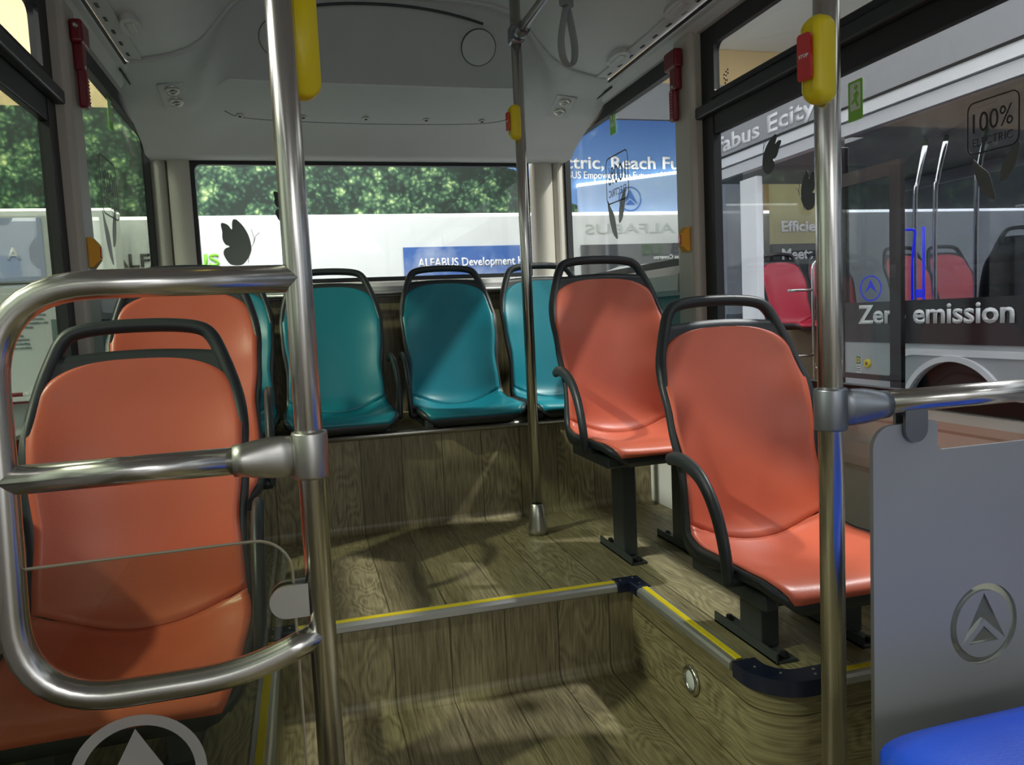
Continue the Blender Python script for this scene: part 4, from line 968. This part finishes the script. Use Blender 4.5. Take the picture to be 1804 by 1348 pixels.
link('roof_fairing', boxes(OB((3.565, -1.5, 2.345, 3.70, 6.42, 2.62))), mat('roof_fairing_grey', (.36, .37, .39), .4), ob)
link('roof', boxes(OB((3.6, -1.5, 2.40, 5.72, 6.42, 2.46), (3.66, -1.5, 2.20, 5.70, 6.4, 2.24))), mat('inner_roof_grey', (.20, .21, .22), .4), ob)
link('roof_lettering', xf(textmesh('Alfabus Ecity', .135, 1.58, .024, .003), (-.038, 6.285-3.6, 2.385+.36), FACE_LEFT), TXTW, ob, label='white lettering Alfabus Ecity')
link('deck', boxes(OB((3.62, -1.5, .0, 5.70, 6.38, .20))), WOODX, ob)
link('seat_bench', boxes(OB((3.64, 5.28, .2, 5.70, 6.36, .86))), mat('bench_wood', (.20, .17, .11), .5), ob)
link('engine_box', boxes(OB((4.45, 3.6, .2, 5.68, 5.2, .86))), mat('bench_wood', (.2, .17, .11), .5), ob)
db = link('door_button', xf(lathe([(.011, .012), (.016, .014), (.027, .010), (.030, 0)], 28), (-.016, 4.24-3.6, .652+.36), (0, -PI/2, 0)), YEL, ob, True)
link('button_centre', xf(lathe([(0, .010), (.012, .010), (.013, 0)], 20), (-.016, 4.24-3.6, .652+.36), (0, -PI/2, 0)), mat('button_brown', (.18, .07, .04), .4), db, True)
st = link('notice_sticker', boxes(OB((3.582, 4.305, .585, 3.585, 4.345, .700))), mat('notice_white', (.75, .76, .76), .4), ob)
link('green_field', boxes(OB((3.580, 4.307, .645, 3.583, 4.343, .698))), mat('notice_green', (.02, .16, .05), .4), st)
link('yellow_ring', xf(shape2d([circ(.015)], .002), (-.0215, 4.325-3.6, .672+.36), FACE_LEFT), YEL, st); link('red_dot', xf(shape2d([circ(.007)], .002), (-.0235, 4.325-3.6, .672+.36), FACE_LEFT), RED, st)
for k, yy in ((0, .628), (1, .612), (2, .598)): link('notice_line', boxes(OB((3.580, 4.309, yy, 3.583, 4.341, yy+.005))), TXTD, st)
for yy, zz in ((3.1, 2.195), (3.5, 2.196), (2.3, 2.196), (2.2, 2.196), (3.3, 2.196)):
    link('roof_lamp', xf(lathe([(0, 0), (.035, 0), (.035, .01), (0, .01)], 20), (4.6-OX, yy-3.6, zz-.006+.36)), mat('lit_spot', (1, 1, 1), .4, emit=(1, .98, .95), strength=7), ob)
dl = thing('door_leaf', 'dark framed glass door leaf swung out from the parked bus', 'door', (3.3, 3.62, -.36))
link('frame', xf(shape2d([[(0, .95), (.60, .95), (.60, 2.21), (0, 2.21)], rrect(.085, .98, .56, 2.13, .02)], .03), (0, 0, 0), FACE_RIGHT), OBROWN, dl)
link('lower_arm', boxes([(-.015, 0, .0, .015, .085, .96)]), OBROWN, dl)
link('door_glass', boxes([(-.002, .08, .97, .002, .57, 2.14)]), GLASS, dl)
def obseat(x, y, z, m, key, label, rz=0): return seat(label, (x, y, z), m, key, 0, None, 'seats inside the parked bus', rz, detail=False)
obseat(3.94, 5.60, .90, CRIMSON, 'c', 'crimson seat inside the parked bus, left of its thin inner rail')
obseat(4.40, 5.60, .90, CRIMSON, 'c', 'crimson seat inside the parked bus, right of its thin inner rail')
obseat(4.85, 5.22, .90, PINK, 'p', 'pink seat inside the parked bus behind its blue rail')
obseat(5.29, 5.22, .90, PINK, 'p', 'pink seat inside the parked bus between blue rail and grey seat back')
obseat(4.76, 4.28, .92, PINK, 'p', 'seat inside the parked bus turned to show its dark grey back', PI)
obseat(5.14, 3.93, .92, PINK, 'p', 'pink seat inside the parked bus at right edge of photo')
gr = thing('inner_grab_rail', 'thin steel rail frame inside open door of the parked bus', 'rail', (3.85, 5.15, -.16))
link('upright', tube(fillet([(0, 0, .3), (0, 0, 1.56), (.22, 0, 1.56)], .08, 6), .013, 12), STEEL, gr, True)
for zz in (1.33, .82, .60): link('crossbar', tube([(-.22, 0, zz), (0, 0, zz)], .012, 12), STEEL, gr, True)
for zz in (.72, .52): link('crossbar', tube([(0, 0, zz), (.2, 0, zz)], .011, 12), STEEL, gr, True)
def inpole(x, y, z1, label, m=STEEL, z0=.2):
    t = thing('inner_pole', label, 'pole', (x, y, z0))
    link('tube', tube(cat([(0, 0, 0), (0, 0, z1-z0-.5), (.02, 0, z1-z0-.3), (.10, 0, z1-z0)], 5), .016, 12), m, t, True)
inpole(4.30, 4.60, 2.19, 'pale curved pole behind the blue rail inside the parked bus', STEEL)
inpole(4.34, 4.46, 2.19, 'second pale pole just right of the blue rail inside the parked bus', STEEL)
inpole(4.30, 4.08, 2.19, 'rightmost pale pole inside the parked bus, near the 100% sticker', STEEL)
br = thing('blue_rail', 'bright blue looped rail inside the parked bus window', 'rail', (4.30, 4.52, .95))
link('loop', tube(fillet([(-.10, 0, 0), (-.10, 0, .38), (-.07, 0, .60), (-.28, 0, .60)], .03, 5), .009, 8), NEON, br, True)
link('upright', tube([(.0, 0, 0), (.0, 0, .62)], .010, 8), NEON, br, True)
link('bracket', boxes([(-.07, -.01, .12, .0, .01, .18)], .008), NEON, br)
link('logo', xf(join([shape2d([circ(.09), circ(.08)], .003), shape2d([sc(LOGO_A, .07)], .003)]), (-.45, 0, .20), FACE_CAM), NEON, br)
link('crossbar', tube([(-.55, 0, .05), (.02, 0, .07)], .013, 10), STEEL, br, True)
